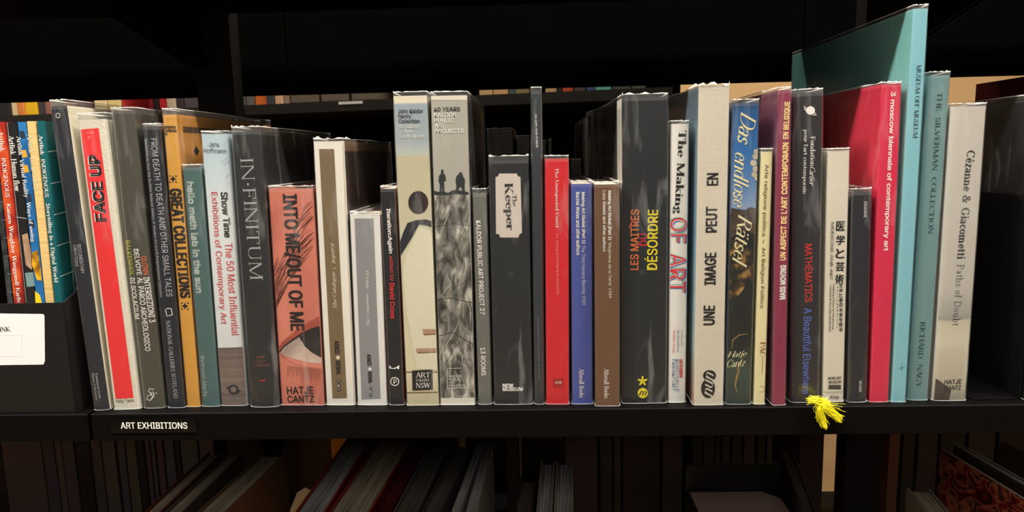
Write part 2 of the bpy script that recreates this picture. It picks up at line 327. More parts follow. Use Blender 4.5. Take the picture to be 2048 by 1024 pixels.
def _strips(lines):
    out = []
    for pts, ws in lines:
        L = []
        for i, p in enumerate(pts):
            a = pts[max(0, i-1)]; b = pts[min(len(pts)-1, i+1)]; d = math.dist(a, b) or 1; nx, ny = -(b[1]-a[1])/d, (b[0]-a[0])/d
            w_ = (ws[i] if isinstance(ws, (list, tuple)) else ws)/2; L.append(((p[0]+nx*w_, p[1]+ny*w_), (p[0]-nx*w_, p[1]-ny*w_)))
        for i in range(len(pts)-1): out.append([L[i][0], L[i+1][0], L[i+1][1], L[i][1]])
    return out
def ring(c, r0, r1, n=24, a0=0, a1=math.tau):
    return [[(c[0]+r0*math.cos(a0+(a1-a0)*i/n), c[1]+r0*math.sin(a0+(a1-a0)*i/n)), (c[0]+r1*math.cos(a0+(a1-a0)*i/n), c[1]+r1*math.sin(a0+(a1-a0)*i/n)),
             (c[0]+r1*math.cos(a0+(a1-a0)*(i+1)/n), c[1]+r1*math.sin(a0+(a1-a0)*(i+1)/n)), (c[0]+r0*math.cos(a0+(a1-a0)*(i+1)/n), c[1]+r0*math.sin(a0+(a1-a0)*(i+1)/n))] for i in range(n)]

# ------------------------------------------------------------------ books
def shell(name, outer, th, z0, z1, parent, mats, segmat):
    """a wrapped sheet (cover) with thickness th; outer runs back-right -> spine -> back-left"""
    n = len(outer); inner = []
    for i, p in enumerate(outer):
        a = Vector(outer[max(0, i-1)]); b = Vector(outer[min(n-1, i+1)]); d = (b-a).normalized(); nn = Vector((d.y, -d.x))
        inner.append((p[0]+nn.x*th, p[1]+nn.y*th))
    v = [(x, y, z0) for x, y in outer]+[(x, y, z1) for x, y in outer]+[(x, y, z0) for x, y in inner]+[(x, y, z1) for x, y in inner]
    f = []; ix = []
    for i in range(n-1):
        k = segmat(i)
        f += [(i, i+1, n+i+1, n+i), (2*n+i, 3*n+i, 3*n+i+1, 2*n+i+1), (n+i, n+i+1, 3*n+i+1, 3*n+i), (i, 2*n+i, 2*n+i+1, i+1)]; ix += [k]*4
    f += [(0, n, 3*n, 2*n), (n-1, 3*n-1, 4*n-1, 2*n-1)]; ix += [segmat(0), segmat(n-2)]
    o = mesh(name, v, f, parent, mats, ix); bm = bmesh.new(); bm.from_mesh(o.data); bmesh.ops.recalc_face_normals(bm, faces=bm.faces[:]); bm.to_mesh(o.data); bm.free(); return o
def book_at(loc, lean, w_, h, d, label, cmat, smat=None, lmat=None, hard=True, bulge=.0012, r=.0015, sleeve=.0, group=None, yaw=0, flare=0, pages=None, cat='book', pad=.0008, name='book', seed=0, deckle=.0003):
    o = root(name, loc, label, cat, group, (0, lean, yaw))
    th = .0022 if hard else .0006
    x0, x1 = (pad, w_-pad) if sleeve else (.0002, w_-.0002)
    W = x1-x0; mid = (x0+x1)/2
    yf = lambda x: bulge*min(1.0, abs((x-mid)/(W/2)))**2
    r = min(r, W*.3); yc = bulge*((W/2-r)/(W/2))**2
    arc = [(x1-r+r*math.cos(a), yc+r-r*math.sin(a)) for a in (0, .4, .8, 1.2)]
    sp = [(x1-r-(W-2*r)*i/8, yf(x1-r-(W-2*r)*i/8)) for i in range(9)]
    rs = [(x1, d), (x1, .03)]+([(x1, .0125), (x1-.0012, .0095), (x1-.0012, .0075), (x1, .0052)] if hard else [(x1, .006)])
    rt = rs+arc; outer = rt+sp+[(x0+x1-p[0], p[1]) for p in reversed(rt)]
    nr = len(rt); nt = len(outer)
    mats = [cmat, smat or cmat, lmat or smat or cmat]
    shell('cover', outer, th, 0, h, o, mats, lambda i: 1 if i < nr-3 else (2 if i > nt-nr+1 else 0))
    sq = .003 if hard else 0
    py = max(.004, r+.003)
    pv = (x0+th+.0002, x1-th-.0002, py, d-sq-.0005, sq+.0003, h-sq-.0003)
    if pv[1] > pv[0]: box('page_block', pv, o, pages or PAGES)
    if sleeve:
        e = .00055; rnd = random.Random(seed*13+5); so = []
        for (x, y) in [(x1, d), (x1, d*.75), (x1, d*.5), (x1, d*.25), (x1, .03), (x1, .012)]+arc+sp+[(x0+x1-p[0], p[1]) for p in reversed([(x1, d), (x1, d*.75), (x1, d*.5), (x1, d*.25), (x1, .03), (x1, .012)]+arc)]:
            nx = (1 if x > x1-.0004 else (-1 if x < x0+.0004 else 0)); fy = 0 if abs(nx) else -1
            if 0 < y < r+.001 and nx == 0: fy = -1
            fl = flare*max(0, (y-.17)/(d-.17))**1 if (nx < 0 and flare < 0) or (nx > 0 and flare > 0) else 0
            so.append((x+nx*e+fl, y+fy*e))
        rows = [.0003, .004]+[h*k/9 for k in range(1, 9)]+[h-.012, h-.003, h+sleeve-.0008, h+sleeve]
        v = []; f = []; m_ = len(so)
        ph = [rnd.uniform(0, 6.28) for _ in range(4)]
        for ri, z in enumerate(rows):
            top = max(0, (z-(h-.02))/.02)
            for j, (x, y) in enumerate(so):
                wv = .00025*math.sin(j*1.3+ph[0]+ri)*top
                zz = z+(deckle*math.sin(j*2.1+ph[1])+deckle*rnd.uniform(-1, 1) if ri == len(rows)-1 else 0)
                nx = (1 if x > x1 else (-1 if x < x0 else 0))
                tuck = -.0006*top*nx
                v.append((x+tuck*1.0, y-abs(wv) if abs(nx) < 1 else y, zz))
        for ri in range(len(rows)-1):
            for j in range(m_-1): f.append((ri*m_+j, ri*m_+j+1, (ri+1)*m_+j+1, (ri+1)*m_+j))
        js = mesh('clear_sleeve', v, f, o, [PLASTIC, RIM, FOLD, TOP_HIGHLIGHT]); js['label'] = 'clear plastic sleeve round the cover'
        md = js.modifiers.new('thick', 'SOLIDIFY'); md.thickness = .0004; md.offset = -1; md.material_offset_rim = 1
        for i_, p in enumerate(js.data.polygons):
            if i_ >= (len(rows)-3)*(m_-1): p.material_index = 2
            if i_ >= (len(rows)-2)*(m_-1): p.material_index = 3
        for i_, p in enumerate(js.data.polygons): p.use_smooth = (m_-1) <= i_ < (len(rows)-3)*(m_-1)
    return o, yf, W, x0
ROW = {}
def book(key, TL, TR, BR, BL, d, label, cmat, jtop=None, slim=0, nudge=0, **kw):
    by = (BL[1]+BR[1])/2; bx = (BL[0]+BR[0])/2
    Y = max(.003, onZ(bx, by, 0).y)
    a, b, c, e = onY(*TL, Y), onY(*TR, Y), onY(*BR, Y), onY(*BL, Y)
    Wd = ((b-a).length+(c-e).length)/2
    Wd -= slim; sh = Vector((nudge, 0, 0)); T = (a+b)/2+sh; B = (c+e)/2+sh; lean = math.atan2(T.x-B.x, T.z-B.z); H = math.hypot(T.x-B.x, T.z)
    ox = B.x-Wd/2*math.cos(lean); oz = max(0, Wd*math.sin(lean))+.0002
    slv = 0
    if jtop: slv = max(.0015, onY(T.x and (TL[0]+TR[0])/2, jtop, Y).z-T.z)
    o, yf, W, x0 = book_at((ox, Y, oz), lean, Wd, H, d, label, cmat, sleeve=slv, group='books on the middle shelf', **kw)
    cl, sl = math.cos(lean), math.sin(lean)
    def toloc(px, py):
        p = onY(px, py, Y); dx, dz = p.x-ox, p.z-oz
        return (dx*cl-dz*sl, dx*sl+dz*cl)
    S = Surf(o, toloc, yf); S.clip = (x0+.0005, x0+W-.0005); S.H = H; S.W = Wd; S.Y = Y; S.lean = lean; S.ox = ox; S.oz = oz; ROW[key] = S
    return S
# ------------------------------------------------------------------ the room
FLOOR, CEIL = -1.05, 2.0
def slab(name, b, m):
    o = box(name, b, None, m); o['kind'] = 'structure'; return o
slab('floor', (-4, 4, -2.6, 3.2, FLOOR-.05, FLOOR), mat('beige_lino', (186, 156, 116), .6, .2, .06, 6, .1, 300))
slab('ceiling', (-4, 4, -2.6, 3.2, CEIL, CEIL+.05), mat('black_ceiling', (18, 18, 18), .9, .1, .1, 30))
slab('wall_back', (-4, 4, 2.95, 3.05, FLOOR, CEIL), mat('cream_plaster', (190, 156, 112), .8, .1, .03, 12, .1, 200))
# ------------------------------------------------------------------ the double sided rack that carries the books
BAYL, BAYR = onY(179, 840, 0).x, .492
rack = root('shelving_rack', (0, .33, FLOOR), 'black metal double-sided library rack with slotted uprights carrying all the upright books', 'shelving')
def child_world(o, parent): o.parent = parent; o.matrix_parent_inverse = parent.matrix_basis.inverted(); return o
def tray(x0, x1, yfr, ybk, z, name='shelf', lip=.0285, th=.0015, bracket=True):
    """folded steel shelf: top sheet, rounded front fold, lip with a return"""
    s_ = 1 if ybk > yfr else -1; pr = []; r = .0016
    pr = [(yfr+s_*(r-r*math.sin(math.radians(t))), z-r+r*math.cos(math.radians(t))) for t in (0, 30, 60, 90)]
    out = [(ybk, z)]+pr+[(yfr, z-lip), (yfr+s_*.014, z-lip), (yfr+s_*.014, z-lip+th), (yfr+s_*th, z-lip+th), (yfr+s_*th, z-th), (ybk, z-th)]
    return child_world(extrude(name, out, 'x', x0, x1, None, BLACK), rack)
UP = onY(427, 150, .31); PX = UP.x
bays = [(-1.33, BAYL-.002), (BAYL+.002, BAYR), (BAYR+.004, 1.4)]
for x0, x1 in bays:
    tray(x0, x1, 0, .315, 0)
    tray(x0, x1, 0, .315, .452)
    tray(x0, x1, -.004, .315, -.425)
    tray(x0, x1, .66, .345, .0); tray(x0, x1, .66, .345, -.425); tray(x0, x1, 0, .315, .80)
# the deep lip of the opposite shelf that closes the view above the books
def plate(name, b, m=BLACK, bev=.001): return child_world(box(name, b, None, m, bev), rack)
zl = onY(900, 183, .66).z; zr = onY(100, 203, .66).z
for x0, x1 in bays: plate('back_panel', (x0-.0035, x1+.0035, .655, .6585, (zl+zr)/2, 1.1), VOID, .0004)
for px in (PX, PX+.909):
    post = child_world(extrude('upright_post', [(px-.026, .312), (px+.026, .312), (px+.026, .342), (px-.026, .342)], 'z', FLOOR, 1.9, None, mat('post_black', (44, 42, 40), .6, .15, .1, 40)), rack)
    for k in range(22):
        z = -.05+.026*k
        sl = box('slot', (px-.006, px+.006, .3105, .3125, z, z+.017), None, mat('slot_void', (3, 3, 3), .9, .05), .0004); sl.parent = post; sl.matrix_parent_inverse = rack.matrix_basis.inverted()
for x0, x1 in bays:
    for xe in (x0+.0012, x1-.0028):
        for z in (0, .452, -.425):
            br = child_world(extrude('shelf_bracket', [(.004, z-.002), (.31, z-.002), (.31, z-.075), (.26, z-.07), (.05, z-.027), (.004, z-.027)], 'x', xe, xe+.0016, None, BLACK), rack)
# section label on the shelf lip
lb = root('shelf_label', onY(308, 851, 0), 'glossy black strip with white capitals stuck on the front of the shelf', 'label')
a, b = onY(222, 851), onY(393, 851); zt, zb = onY(308, 837).z, onY(308, 865).z
hw = (b.x-a.x)/2; box('label_strip', (-hw, hw, -.0012, 0, -(zt-zb)/2, (zt-zb)/2), lb, mat('label_black', (8, 8, 9), .12, .5), .0003)
c = onY(308, 851, 0)
def lbl(px, py): p = onY(px, py, 0); return (p.x-c.x, p.z-c.z)
Surf(lb, lbl, lambda x: -.0012).text('ART EXHIBITIONS', (243, 850), (376, 850), 13, WHITE, 'semi', 'lettering')
# ------------------------------------------------------------------ the books on the middle shelf, from the magazine box rightwards
def cm(name, rgb, rough=.5, **k): return mat(name, rgb, rough, **k)
def side(S, sgn, pts, m, name='cover_print', lift=.0002):
    x = S.W-.0008+lift if sgn > 0 else .0008-lift
    me = bpy.data.meshes.new(name); me.from_pydata([(x, y, z) for y, z in pts], [], [tuple(range(len(pts)))]); return link(name, me, S.parent, m)
def side_text(S, sgn, body, y0, y1, z, h, m, style='bold', name='cover_lettering'):
    v, f = text_geo(body, style); x0 = min(q[0] for q in v); x1 = max(q[0] for q in v); a = min(q[1] for q in v); b_ = max(q[1] for q in v)
    x = S.W-.0008+.0003 if sgn > 0 else .0008-.0003
    me = bpy.data.meshes.new(name); me.from_pydata([(x, y0+(q[0]-x0)/(x1-x0)*(y1-y0), z+(q[1]-a)/(b_-a)*h) for q in v], [], f); return link(name, me, S.parent, m)
ink = lambda n, c: mat(n, c, .5)
# 1 navy paperback with cream cover
S = book('doc', (98, 213), (134, 213), (220, 820), (187, 822), .235, 'slim navy-spined book with cream covers, leftmost upright book beside the black magazine box', cm('navy_paper', (40, 42, 50), .4, var=.06), 200,
         smat=cm('cream_cover', (232, 222, 200), .5, var=.04), hard=False, seed=1)
gr = ink('pale_grey_ink', (190, 190, 195))
S.text('DOCUMENTARY', (158, 489), (166, 547), 7, gr, 'sans'); S.text('CREATIONS', (149, 490), (154, 533), 6.5, gr, 'sans')
S.text('Kunstmuseum Luzern', (193, 746), (201, 797), 5, gr, 'roman', 'publisher'); S.text('Museum of Art Lucerne', (186, 746), (194, 801), 5, gr, 'roman', 'publisher')
S.polys([[(116+4.2*math.cos(a)+1.3*math.cos(b), 231+4.6*math.sin(a)+1.3*math.sin(b)) for b in (0, 1.05, 2.1, 3.14, 4.2, 5.2)] for a in [k*math.tau/8 for k in range(8)]], WHITE, 'emblem')
# 2 textured cream with red panel
S = book('face', (153, 240), (214, 240), (281, 817), (228, 822), .215, 'cream textured book with a long bright red panel and slanted black title', cm('cream_embossed', (226, 220, 202), .75, var=.04, bump=.55, bscale=500), 226, bulge=.0004, seed=2, slim=.001, nudge=-.0006)
S.poly([(161, 259), (197, 256), (267, 796), (231, 798)], cm('red_panel', (240, 52, 56), .55, var=.03), 'red_panel')
S.text('FACE UP', (201, 443), (186, 311), 23, WHITE, 'heavy', 'title_shadow'); S.text('FACE UP', (203, 443), (188, 310), 23, INK, 'heavy')
S.text('Hatje Cantz', (232, 803), (268, 801), 8, INK, 'sans', 'publisher'); pk = ink('pink_ink', (255, 170, 165)); S.text('S M', (173, 266), (187, 265), 5, pk, 'sans', 'small_print'); S.text('B', (176, 275), (180, 275), 5, pk, 'sans', 'small_print')
# 3 olive grey
S = book('inter', (215, 222), (268, 222), (332, 815), (281, 819), .24, 'thick olive-grey book with white and lime names running down its spine', cm('olive_grey', (78, 76, 66), .38, var=.05), 215, bulge=.002, r=.005, smat=cm('olive_side', (66, 62, 56), .35), seed=3, slim=.0014, nudge=.0004)
S.text('QUINN', (286, 512), (291.5, 550), 11, ink('orange_ink', (205, 110, 70)), 'semi', 'author'); S.text('INTERSEZIONI 3', (292, 554), (304, 645), 11, WHITE, 'semi')
S.text('DELVOYE', (272, 498), (279, 550), 10, WHITE, 'semi', 'author'); S.text('AL PARCO ARCHEOLOGICO', (280, 555), (296, 702), 11, WHITE, 'semi')
S.text('BALKENHOL', (254, 481), (263, 552), 11, ink('lime_ink', (165, 165, 60)), 'semi', 'author'); S.text('DI SCOLACIUM', (263.5, 556), (274, 638), 11, WHITE, 'semi')
S.polys(_strips([([(308, 779), (299, 777), (297, 783), (303, 788), (295, 792), (293, 799), (300, 801), (305, 794), (302, 784)], 1.6), ([(306, 783), (308, 792), (303, 798), (300, 801)], 1.8), ([(300, 790), (314, 786)], 1.3)]), WHITE, 'emblem')
# 4 navy slim
S = book('death', (284, 255), (321, 253), (371, 814), (335, 818), .2, 'navy book with long white capitals, between olive-grey and ochre books', cm('navy_smooth', (36, 39, 48), .36, var=.04), 247, bulge=.0006, seed=4, slim=.0008, nudge=-.0003)
S.text('FROM DEATH TO DEATH AND OTHER SMALL TALES', (307, 277), (339, 593), 12, gr, 'sans'); S.text('Masterpieces from the Scottish National Gallery of Modern Art and D.Daskalopoulos Collection', (291, 278), (322, 594), 6.5, gr, 'sans', 'subtitle')
S.polys(_strips([([(331, 618), (334, 632), (344, 630)], 1.6), ([(333, 617), (342, 617), (345, 630)], 1.6)]), WHITE, 'emblem'); S.text('NATIONAL GALLERIES SCOTLAND', (336, 641), (352, 796), 8, gr, 'roman', 'publisher')
# 5 ochre
och = cm('ochre_cloth', (210, 154, 62), .7, var=.05, scale=260, bump=.2, bscale=700, stretch=(.2, 1, 2))
S = book('great', (321, 230), (355, 229), (402, 812), (371, 816), .245, 'golden ochre cloth book with bold black title and small star ornaments', och, 217, smat=cm('ochre_cover', (196, 132, 50), .42, var=.05), bulge=.0006, seed=5, slim=.0016)
S.text('GREAT COLLECTIONS', (350, 377), (372, 596), 24, INK, 'heavy')
for c_ in ((346, 358), (370, 612)):
    S.poly([(c_[0]+q*math.cos(a), c_[1]+q*math.sin(a)) for a, q in [(k*math.tau/8, (7.5 if k % 2 == 0 else 3)) for k in range(8)]], INK, 'ornament', cuts=[])
    S.polys([[(c_[0]+x+1.7*math.cos(b), c_[1]+y+1.7*math.sin(b)) for b in (0, 1.05, 2.1, 3.14, 4.2, 5.2)] for x in (-6, 6) for y in (-6, 6)], INK, 'ornament_dots')
for k, t in enumerate(('Museums', '& Galleries', 'NSW')): S.text(t, (323, 253+k*7), (323+(28, 31, 12)[k], 254+k*7), 6.5, INK, 'bold', 'publisher')
hs = S.H; side(S, 1, [(.012, hs-.011), (.22, hs-.011), (.22, hs-.017), (.012, hs-.017)], ink('brown_bar', (70, 48, 30)), 'cover_bar')
side_text(S, 1, 'MUSEUM', .052, .20, hs-.042, .014, ink('rust_ink', (165, 50, 20)), 'heavy'); side(S, 1, [(.030, hs-.035), (.036, hs-.030), (.042, hs-.035), (.036, hs-.040)], INK, 'cover_ornament'); side(S, 1, [(.04, hs-.056), (.2, hs-.056), (.2, hs-.0575), (.04, hs-.0575)], INK, 'cover_rule')
# 6 teal grey
S = book('meth', (362, 337), (402, 334), (440, 812), (402, 815), .19, 'muted teal-green book with rounded pale lower-case title, shorter than the ochre one', cm('teal_green', (78, 106, 105), .42, var=.05), 329, bulge=.001, seed=6, slim=.0008)
pt = ink('pale_teal_ink', (176, 190, 184)); S.text('hello meth lab in the sun', (380, 363), (399, 586), 15, pt, 'heavy'); S.text('Ballroom Marfa', (405, 712), (411, 792), 8, pt, 'sans', 'publisher')
# 7 white / grey-brown
S = book('show', (399, 268), (458, 269), (495, 811), (442, 813), .19, 'white book with black and red sans title above a grey-brown base band', ramp_mat('pale_sky_print', [(0, (214, 216, 218)), (.75, (222, 226, 228)), (1, (186, 206, 216))], 'Z', .265), 262, bulge=.0008, r=.002, seed=7)
S.poly([(434, 696), (488, 694), (495, 810), (442, 812)], noise_mat('grey_brown_water', [(.3, (96, 80, 76)), (.5, (122, 106, 100)), (.7, (140, 124, 116))], 14, (.3, 1, 9)), 'lower_band')
gl_ = ink('grey_line_ink', (150, 158, 160)); S.polys(_strips([([(404, 337), (459, 365)], 1.3), ([(405, 341), (458, 369)], .8), ([(443, 326), (457, 312), (457, 330)], 1), ([(448, 330), (458, 320)], .8), ([(450, 358), (458, 348)], .8)]), gl_, 'building_line_drawing')
S.text('Jens', (418, 289), (438, 289), 10, ink('slate_ink', (50, 56, 62)), 'sans', 'author'); S.text('Hoffmann', (407, 301), (452, 302), 9.5, ink('slate_ink', 0), 'sans', 'author')
rd = ink('coral_ink', (214, 70, 72)); S.text('Show Time', (448, 384), (456, 475), 14, INK, 'bold'); S.text('The 50 Most Influential', (457, 486), (471, 671), 15, rd, 'sans'); S.text('Exhibitions of Contemporary Art', (427, 384), (447, 648), 16, rd, 'sans')
S.polys(ring((467, 779), 6, 10, 12, .5, 3.0)+ring((467, 779), 6, 10, 12, 3.6, 6.2)+[[(452, 776), (462, 770), (461, 783)], [(482, 782), (472, 775), (473, 789)]], ink('dark_slate_ink', (44, 44, 48)), 'arrow_emblem')
# 8 charcoal with pale engraved title
S = book('infin', (458, 264), (522, 264), (557, 814), (499, 816), .235, 'thick charcoal hardback with large thin pale serif capitals down the spine', cm('charcoal_cloth', (42, 43, 44), .45, var=.08), 253, smat=cm('black_cover', (30, 31, 32), .35), bulge=.0022, r=.004, seed=8, deckle=.0008)
S.text('IN·FINITUM', (493, 316), (513, 560), 25, ink('silver_ink', (168, 172, 172)), 'light')
oi = ink('dim_orange_ink', (150, 80, 60)); S.text('MUSEO', (513, 714), (531, 713), 4, oi, 'roman', 'small_print'); S.text('FORTUNY', (512, 723), (532, 722), 4, oi, 'roman', 'small_print'); S.text('VENEZIA', (508, 731), (540, 730), 5, oi, 'roman', 'small_print'); S.text('•••', (520, 761), (530, 761), 3, ink('red_dot_ink', (200, 60, 50)), 'heavy', 'small_print')
# 9 salmon with an eye
S = book('eye', (535, 378), (627, 378), (651, 810), (561, 812), .2, 'wide salmon-orange book printed with a close-up of an eye', noise_mat('skin_print', [(.3, (180, 98, 82)), (.5, (208, 124, 104)), (.7, (222, 144, 124))], 16, (1, 1, .5), dist=.5), 372, bulge=0, r=.002, seed=9)
S.poly([(553, 700), (566, 682), (590, 662), (615, 645), (643, 630), (645, 648), (620, 658), (596, 672), (576, 688), (563, 704)], noise_mat('eyelid_shadow', [(.3, (150, 70, 56)), (.7, (186, 92, 74))], 40, (1, 1, .6)), 'eyelid')
S.poly([(560, 706), (568, 695), (585, 682), (605, 669), (625, 660), (646, 654), (648, 720), (648, 728), (620, 725), (590, 718), (570, 712)], noise_mat('eye_white', [(.3, (190, 160, 146)), (.7, (226, 206, 194))], 30), 'eye_white')
S.poly([(598, 674), (610, 667), (625, 660), (646, 653), (648, 718), (636, 712), (622, 704), (609, 692)], noise_mat('iris', [(.3, (22, 24, 24)), (.7, (62, 60, 56))], 60), 'iris')
S.poly([(566, 711), (592, 718), (620, 725), (648, 729), (649, 738), (615, 734), (583, 725)], ink('lower_lid_pink', (212, 132, 114)), 'lower_lid')
S.polys(_strips([([(557, 705), (568, 693), (585, 680), (605, 667), (625, 658), (646, 651)], [2, 3, 4, 4, 4, 3])]), ink('lash_ink', (44, 26, 24)), 'lash_line')
rn = random.Random(3); hair = []
for k in range(150):
    x = rn.uniform(541, 628); t = (x-541)/87; y = 596-168*t+rn.uniform(-46, 50); L = rn.uniform(30, 62); bend = rn.uniform(-5, 5); dx = L*(.35+.5*t)*rn.uniform(.7, 1.15)
    q = [(x-dx*.5+dx*u, y+L*.5-L*u*(1-.35*t*u)+bend*math.sin(u*3.1)) for u in (0, .25, .5, .75, 1)]
    q = [(xx, yy) for xx, yy in q if 536+(yy-378)*.06 < xx < 626+(yy-378)*.055 and yy > 384]
    if len(q) > 2: hair.append((q, [.8, .75, .6, .4, .15][:len(q)]))
S.polys(_strips(hair), ink('hair_ink', (110, 52, 42)), 'eyebrow_hairs')
lash = []
for k in range(26):
    x = 562+k*3.1; y = 702-50*(1-(1-k/26)**1.6); L = 18+10*math.sin(k*.12); x1_ = min(x+10+k*.3, 646); lash.append(([(x, y), (min(646, x+2), y+L*.55), (x1_, y+L)], [1.2, 1, .3]))
for k in range(24):
    x = 575+k*2.9; y = 728+k*.35; lash.append(([(x, y+3), (x+1, y+12), (x-2+rn.uniform(-3, 2), y+22+rn.uniform(0, 9))], [.6, .5, .15]))
S.polys(_strips(lash), ink('lash_ink', (44, 26, 24)), 'lashes')
S.text('INTO ME/OUT OF ME', (578, 388), (594, 661), 33, ink('warm_black_ink', (34, 26, 28)), 'bold'); S.text('HATJE', (574, 781), (627, 780), 15, INK, 'semi', 'publisher'); S.text('CANTZ', (575, 798), (628, 797), 14, INK, 'semi', 'publisher')
# 10 tall off-white with brown stripe
brs = cm('brown_stripe', (122, 102, 74), .5, var=.06)
S = book('kat', (624, 283), (688, 283), (711, 810), (652, 812), .225, 'tall off-white book with a khaki-brown stripe, dark brown cover showing on its side', cm('off_white_board', (230, 224, 214), .5, var=.02), 277, smat=cm('dark_brown_cover', (58, 40, 32), .3, var=.1), bulge=.0006, r=.002, seed=10, deckle=.0011)
S.poly([(638, 298), (668, 298), (694, 796), (665, 797)], brs, 'stripe')
wi = ink('cream_ink', (228, 220, 204)); S.text('Katalog', (664, 486), (669, 528), 9, wi, 'italic'); S.polys([[(665, 536), (673, 536), (673, 536.8), (665, 536.8)]], wi, 'divider_mark'); S.text('The Catalogue', (671, 616), (667, 543), 10, wi, 'italic')
S.text('ASKII', (673, 681), (675, 708), 10, ink('dark_khaki_ink', (40, 36, 30)), 'heavy', 'publisher'); S.disc((676, 715), 3.5, 3.5, wi, 'emblem'); S.text('BiENAL', (676, 721), (678, 750), 10, ink('dark_khaki_ink', 0), 'heavy', 'publisher')
for k, t in enumerate('YKY'): S.disc((677.5+k*.5, 763+k*8), 3.6, 3.8, INK, 'emblem_bead', 14); S.text(t, (675.5+k*.5, 763+k*8), (679.5+k*.5, 763+k*8), 4, wi, 'semi', 'emblem_letter')
side(S, 1, [(.0, 0), (.004, 0), (.004, S.H), (.0, S.H)], cm('off_white_board', 0), 'cover_hinge'); side(S, 1, [(0.004, S.H-.010), (.22, S.H-.010), (.22, S.H), (.004, S.H)], cm('mid_brown_edge', (120, 96, 76), .4), 'cover_top_band')
# 11 shorter off-white with grey stripe
S = book('comp', (699, 430), (760, 430), (776, 810), (713, 812), .16, 'short off-white book with a grey stripe, in front of the dark brown cover', cm('white_board', (224, 221, 217), .5, var=.02), 424, bulge=.0005, seed=11)
S.poly([(709, 437), (747, 437), (761, 797), (723, 799)], cm('grey_stripe', (142, 141, 144), .5, var=.04), 'stripe')
S.text('El Kitabı |', (734, 541), (735, 583), 7, WHITE, 'italic'); S.text('The Companion', (737, 651), (734, 588), 8, WHITE, 'italic')
S.text('ASKII', (738, 708), (739, 731), 8, INK, 'heavy', 'publisher'); S.disc((740, 738), 3, 3, WHITE, 'emblem'); S.text('BiENAL', (740, 743), (741, 767), 8, INK, 'heavy', 'publisher')
for k, t in enumerate('YKY'): S.disc((741.5, 776+k*7.2), 3.1, 3.3, INK, 'emblem_bead', 14); S.text(t, (739.5, 776+k*7.2), (743.5, 776+k*7.2), 3.6, WHITE, 'semi', 'emblem_letter')
# 12 slim black
S = book('iter', (758, 378), (792, 378), (809, 810), (778, 811), .17, 'slim black book with white and red lettering and red-edged cover', cm('soft_black', (32, 33, 36), .38, var=.08), 372, bulge=.0005, lmat=cm('crimson_cover', (150, 34, 40), .4), smat=cm('crimson_cover', 0), hard=False, seed=12, slim=.0006)
S.text('Iteration:Again', (776, 417), (781, 507), 10, WHITE, 'bold'); S.text('edited by', (781.5, 512), (784, 562), 9, rd, 'sans', 'author'); S.text('David Cross', (784, 566), (786, 637), 10, ink('scarlet_ink', (205, 46, 52)), 'bold', 'author')
S.poly([(778, 732), (799, 731), (798, 739), (793, 736), (790, 738), (779, 737)], WHITE, 'white_bar', cuts=[]); S.polys(ring((789.5, 763), 7.3, 9, 24), WHITE, 'emblem_ring'); S.text('P', (787, 763), (794, 763), 9, WHITE, 'sans', 'emblem_letter')
# 13 sky and sand print
S = book('kfam', (784, 192), (856, 192), (879, 811), (813, 811), .22, 'tall pale blue and sand book printed with a black disc and bent black band', ramp_mat('sky_sand_print', [(0, (196, 186, 152)), (.10, (214, 204, 172)), (.4, (206, 200, 172)), (.812, (190, 182, 154)), (.817, (186, 190, 182)), (.86, (160, 170, 176)), (.972, (150, 164, 176)), (.975, (226, 218, 196)), (1, (222, 214, 190))], 'Z', .309), 183, bulge=0, r=.002, smat=cm('sand_side', (190, 182, 160), .4), seed=13)
tk = ink('charcoal_ink', (40, 44, 46))
for k, (t, L, y_, h_) in enumerate((('John Kaldor', 50, 222.5, 8.5), ('Family', 26, 233.5, 10), ('Collection', 42, 242.3, 8.5))): S.text(t, (796+k*.5, y_), (796+k*.5+L, y_-.4), h_, tk, 'semi')
li = ink('pale_sand_ink', (210, 212, 204))
for k, (t, L, y_, h_) in enumerate((('Art Gallery', 43, 254, 10), ('of New', 28, 262.5, 8.5), ('South Wales', 51, 272.3, 8.5))): S.text(t, (797.5+k*.5, y_), (797.5+k*.5+L, y_-.4), h_, li, 'semi')
S.poly([(838, 452), (862, 462), (874, 560), (878, 740), (834, 738), (812, 620), (806, 540), (812, 510)], noise_mat('pale_rock_print', [(.3, (212, 206, 180)), (.7, (222, 217, 196))], 9, (1, 1, .5)), 'rock_print')
S.disc((836.5, 405), 20, 23, noise_mat('brown_black_print', [(.3, (26, 24, 28)), (.7, (60, 42, 36))], 30), 'black_disc_print')
S.poly([(799, 505), (798, 490), (806, 466), (815, 446), (833, 440), (852, 439), (864, 442), (865, 455), (851, 450), (838, 449), (822, 478), (801, 512)], ink('band_print', (38, 38, 48)), 'bent_band_print')
tn = ink('tan_print', (176, 140, 112)); td = ink('tan_dark_print', (128, 98, 76))
S.poly([(845, 658), (875, 658), (875, 668), (847, 670)], tn, 'step_print', cuts=[]); S.poly([(831, 697), (876, 696), (876, 704), (834, 706)], tn, 'step_print', cuts=[]); S.polys([[(847, 668), (875, 667), (875, 669), (849, 671)], [(834, 704), (876, 703), (876, 705), (836, 707)], [(812, 743), (878, 743), (878, 745), (812, 745)], [(812, 784), (879, 783), (879, 785), (812, 786)]], td, 'step_edges_print')
S.poly([(824, 741), (865, 739), (866, 779), (825, 781)], INK, 'black_square', cuts=[]); S.text('ART', (831, 750), (860, 749.5), 10, WHITE, 'roman', 'publisher'); S.text('GALLERY', (832, 760), (860, 760), 5, WHITE, 'roman', 'publisher'); S.text('NSW', (832, 770.5), (861, 770), 10, WHITE, 'roman', 'publisher')
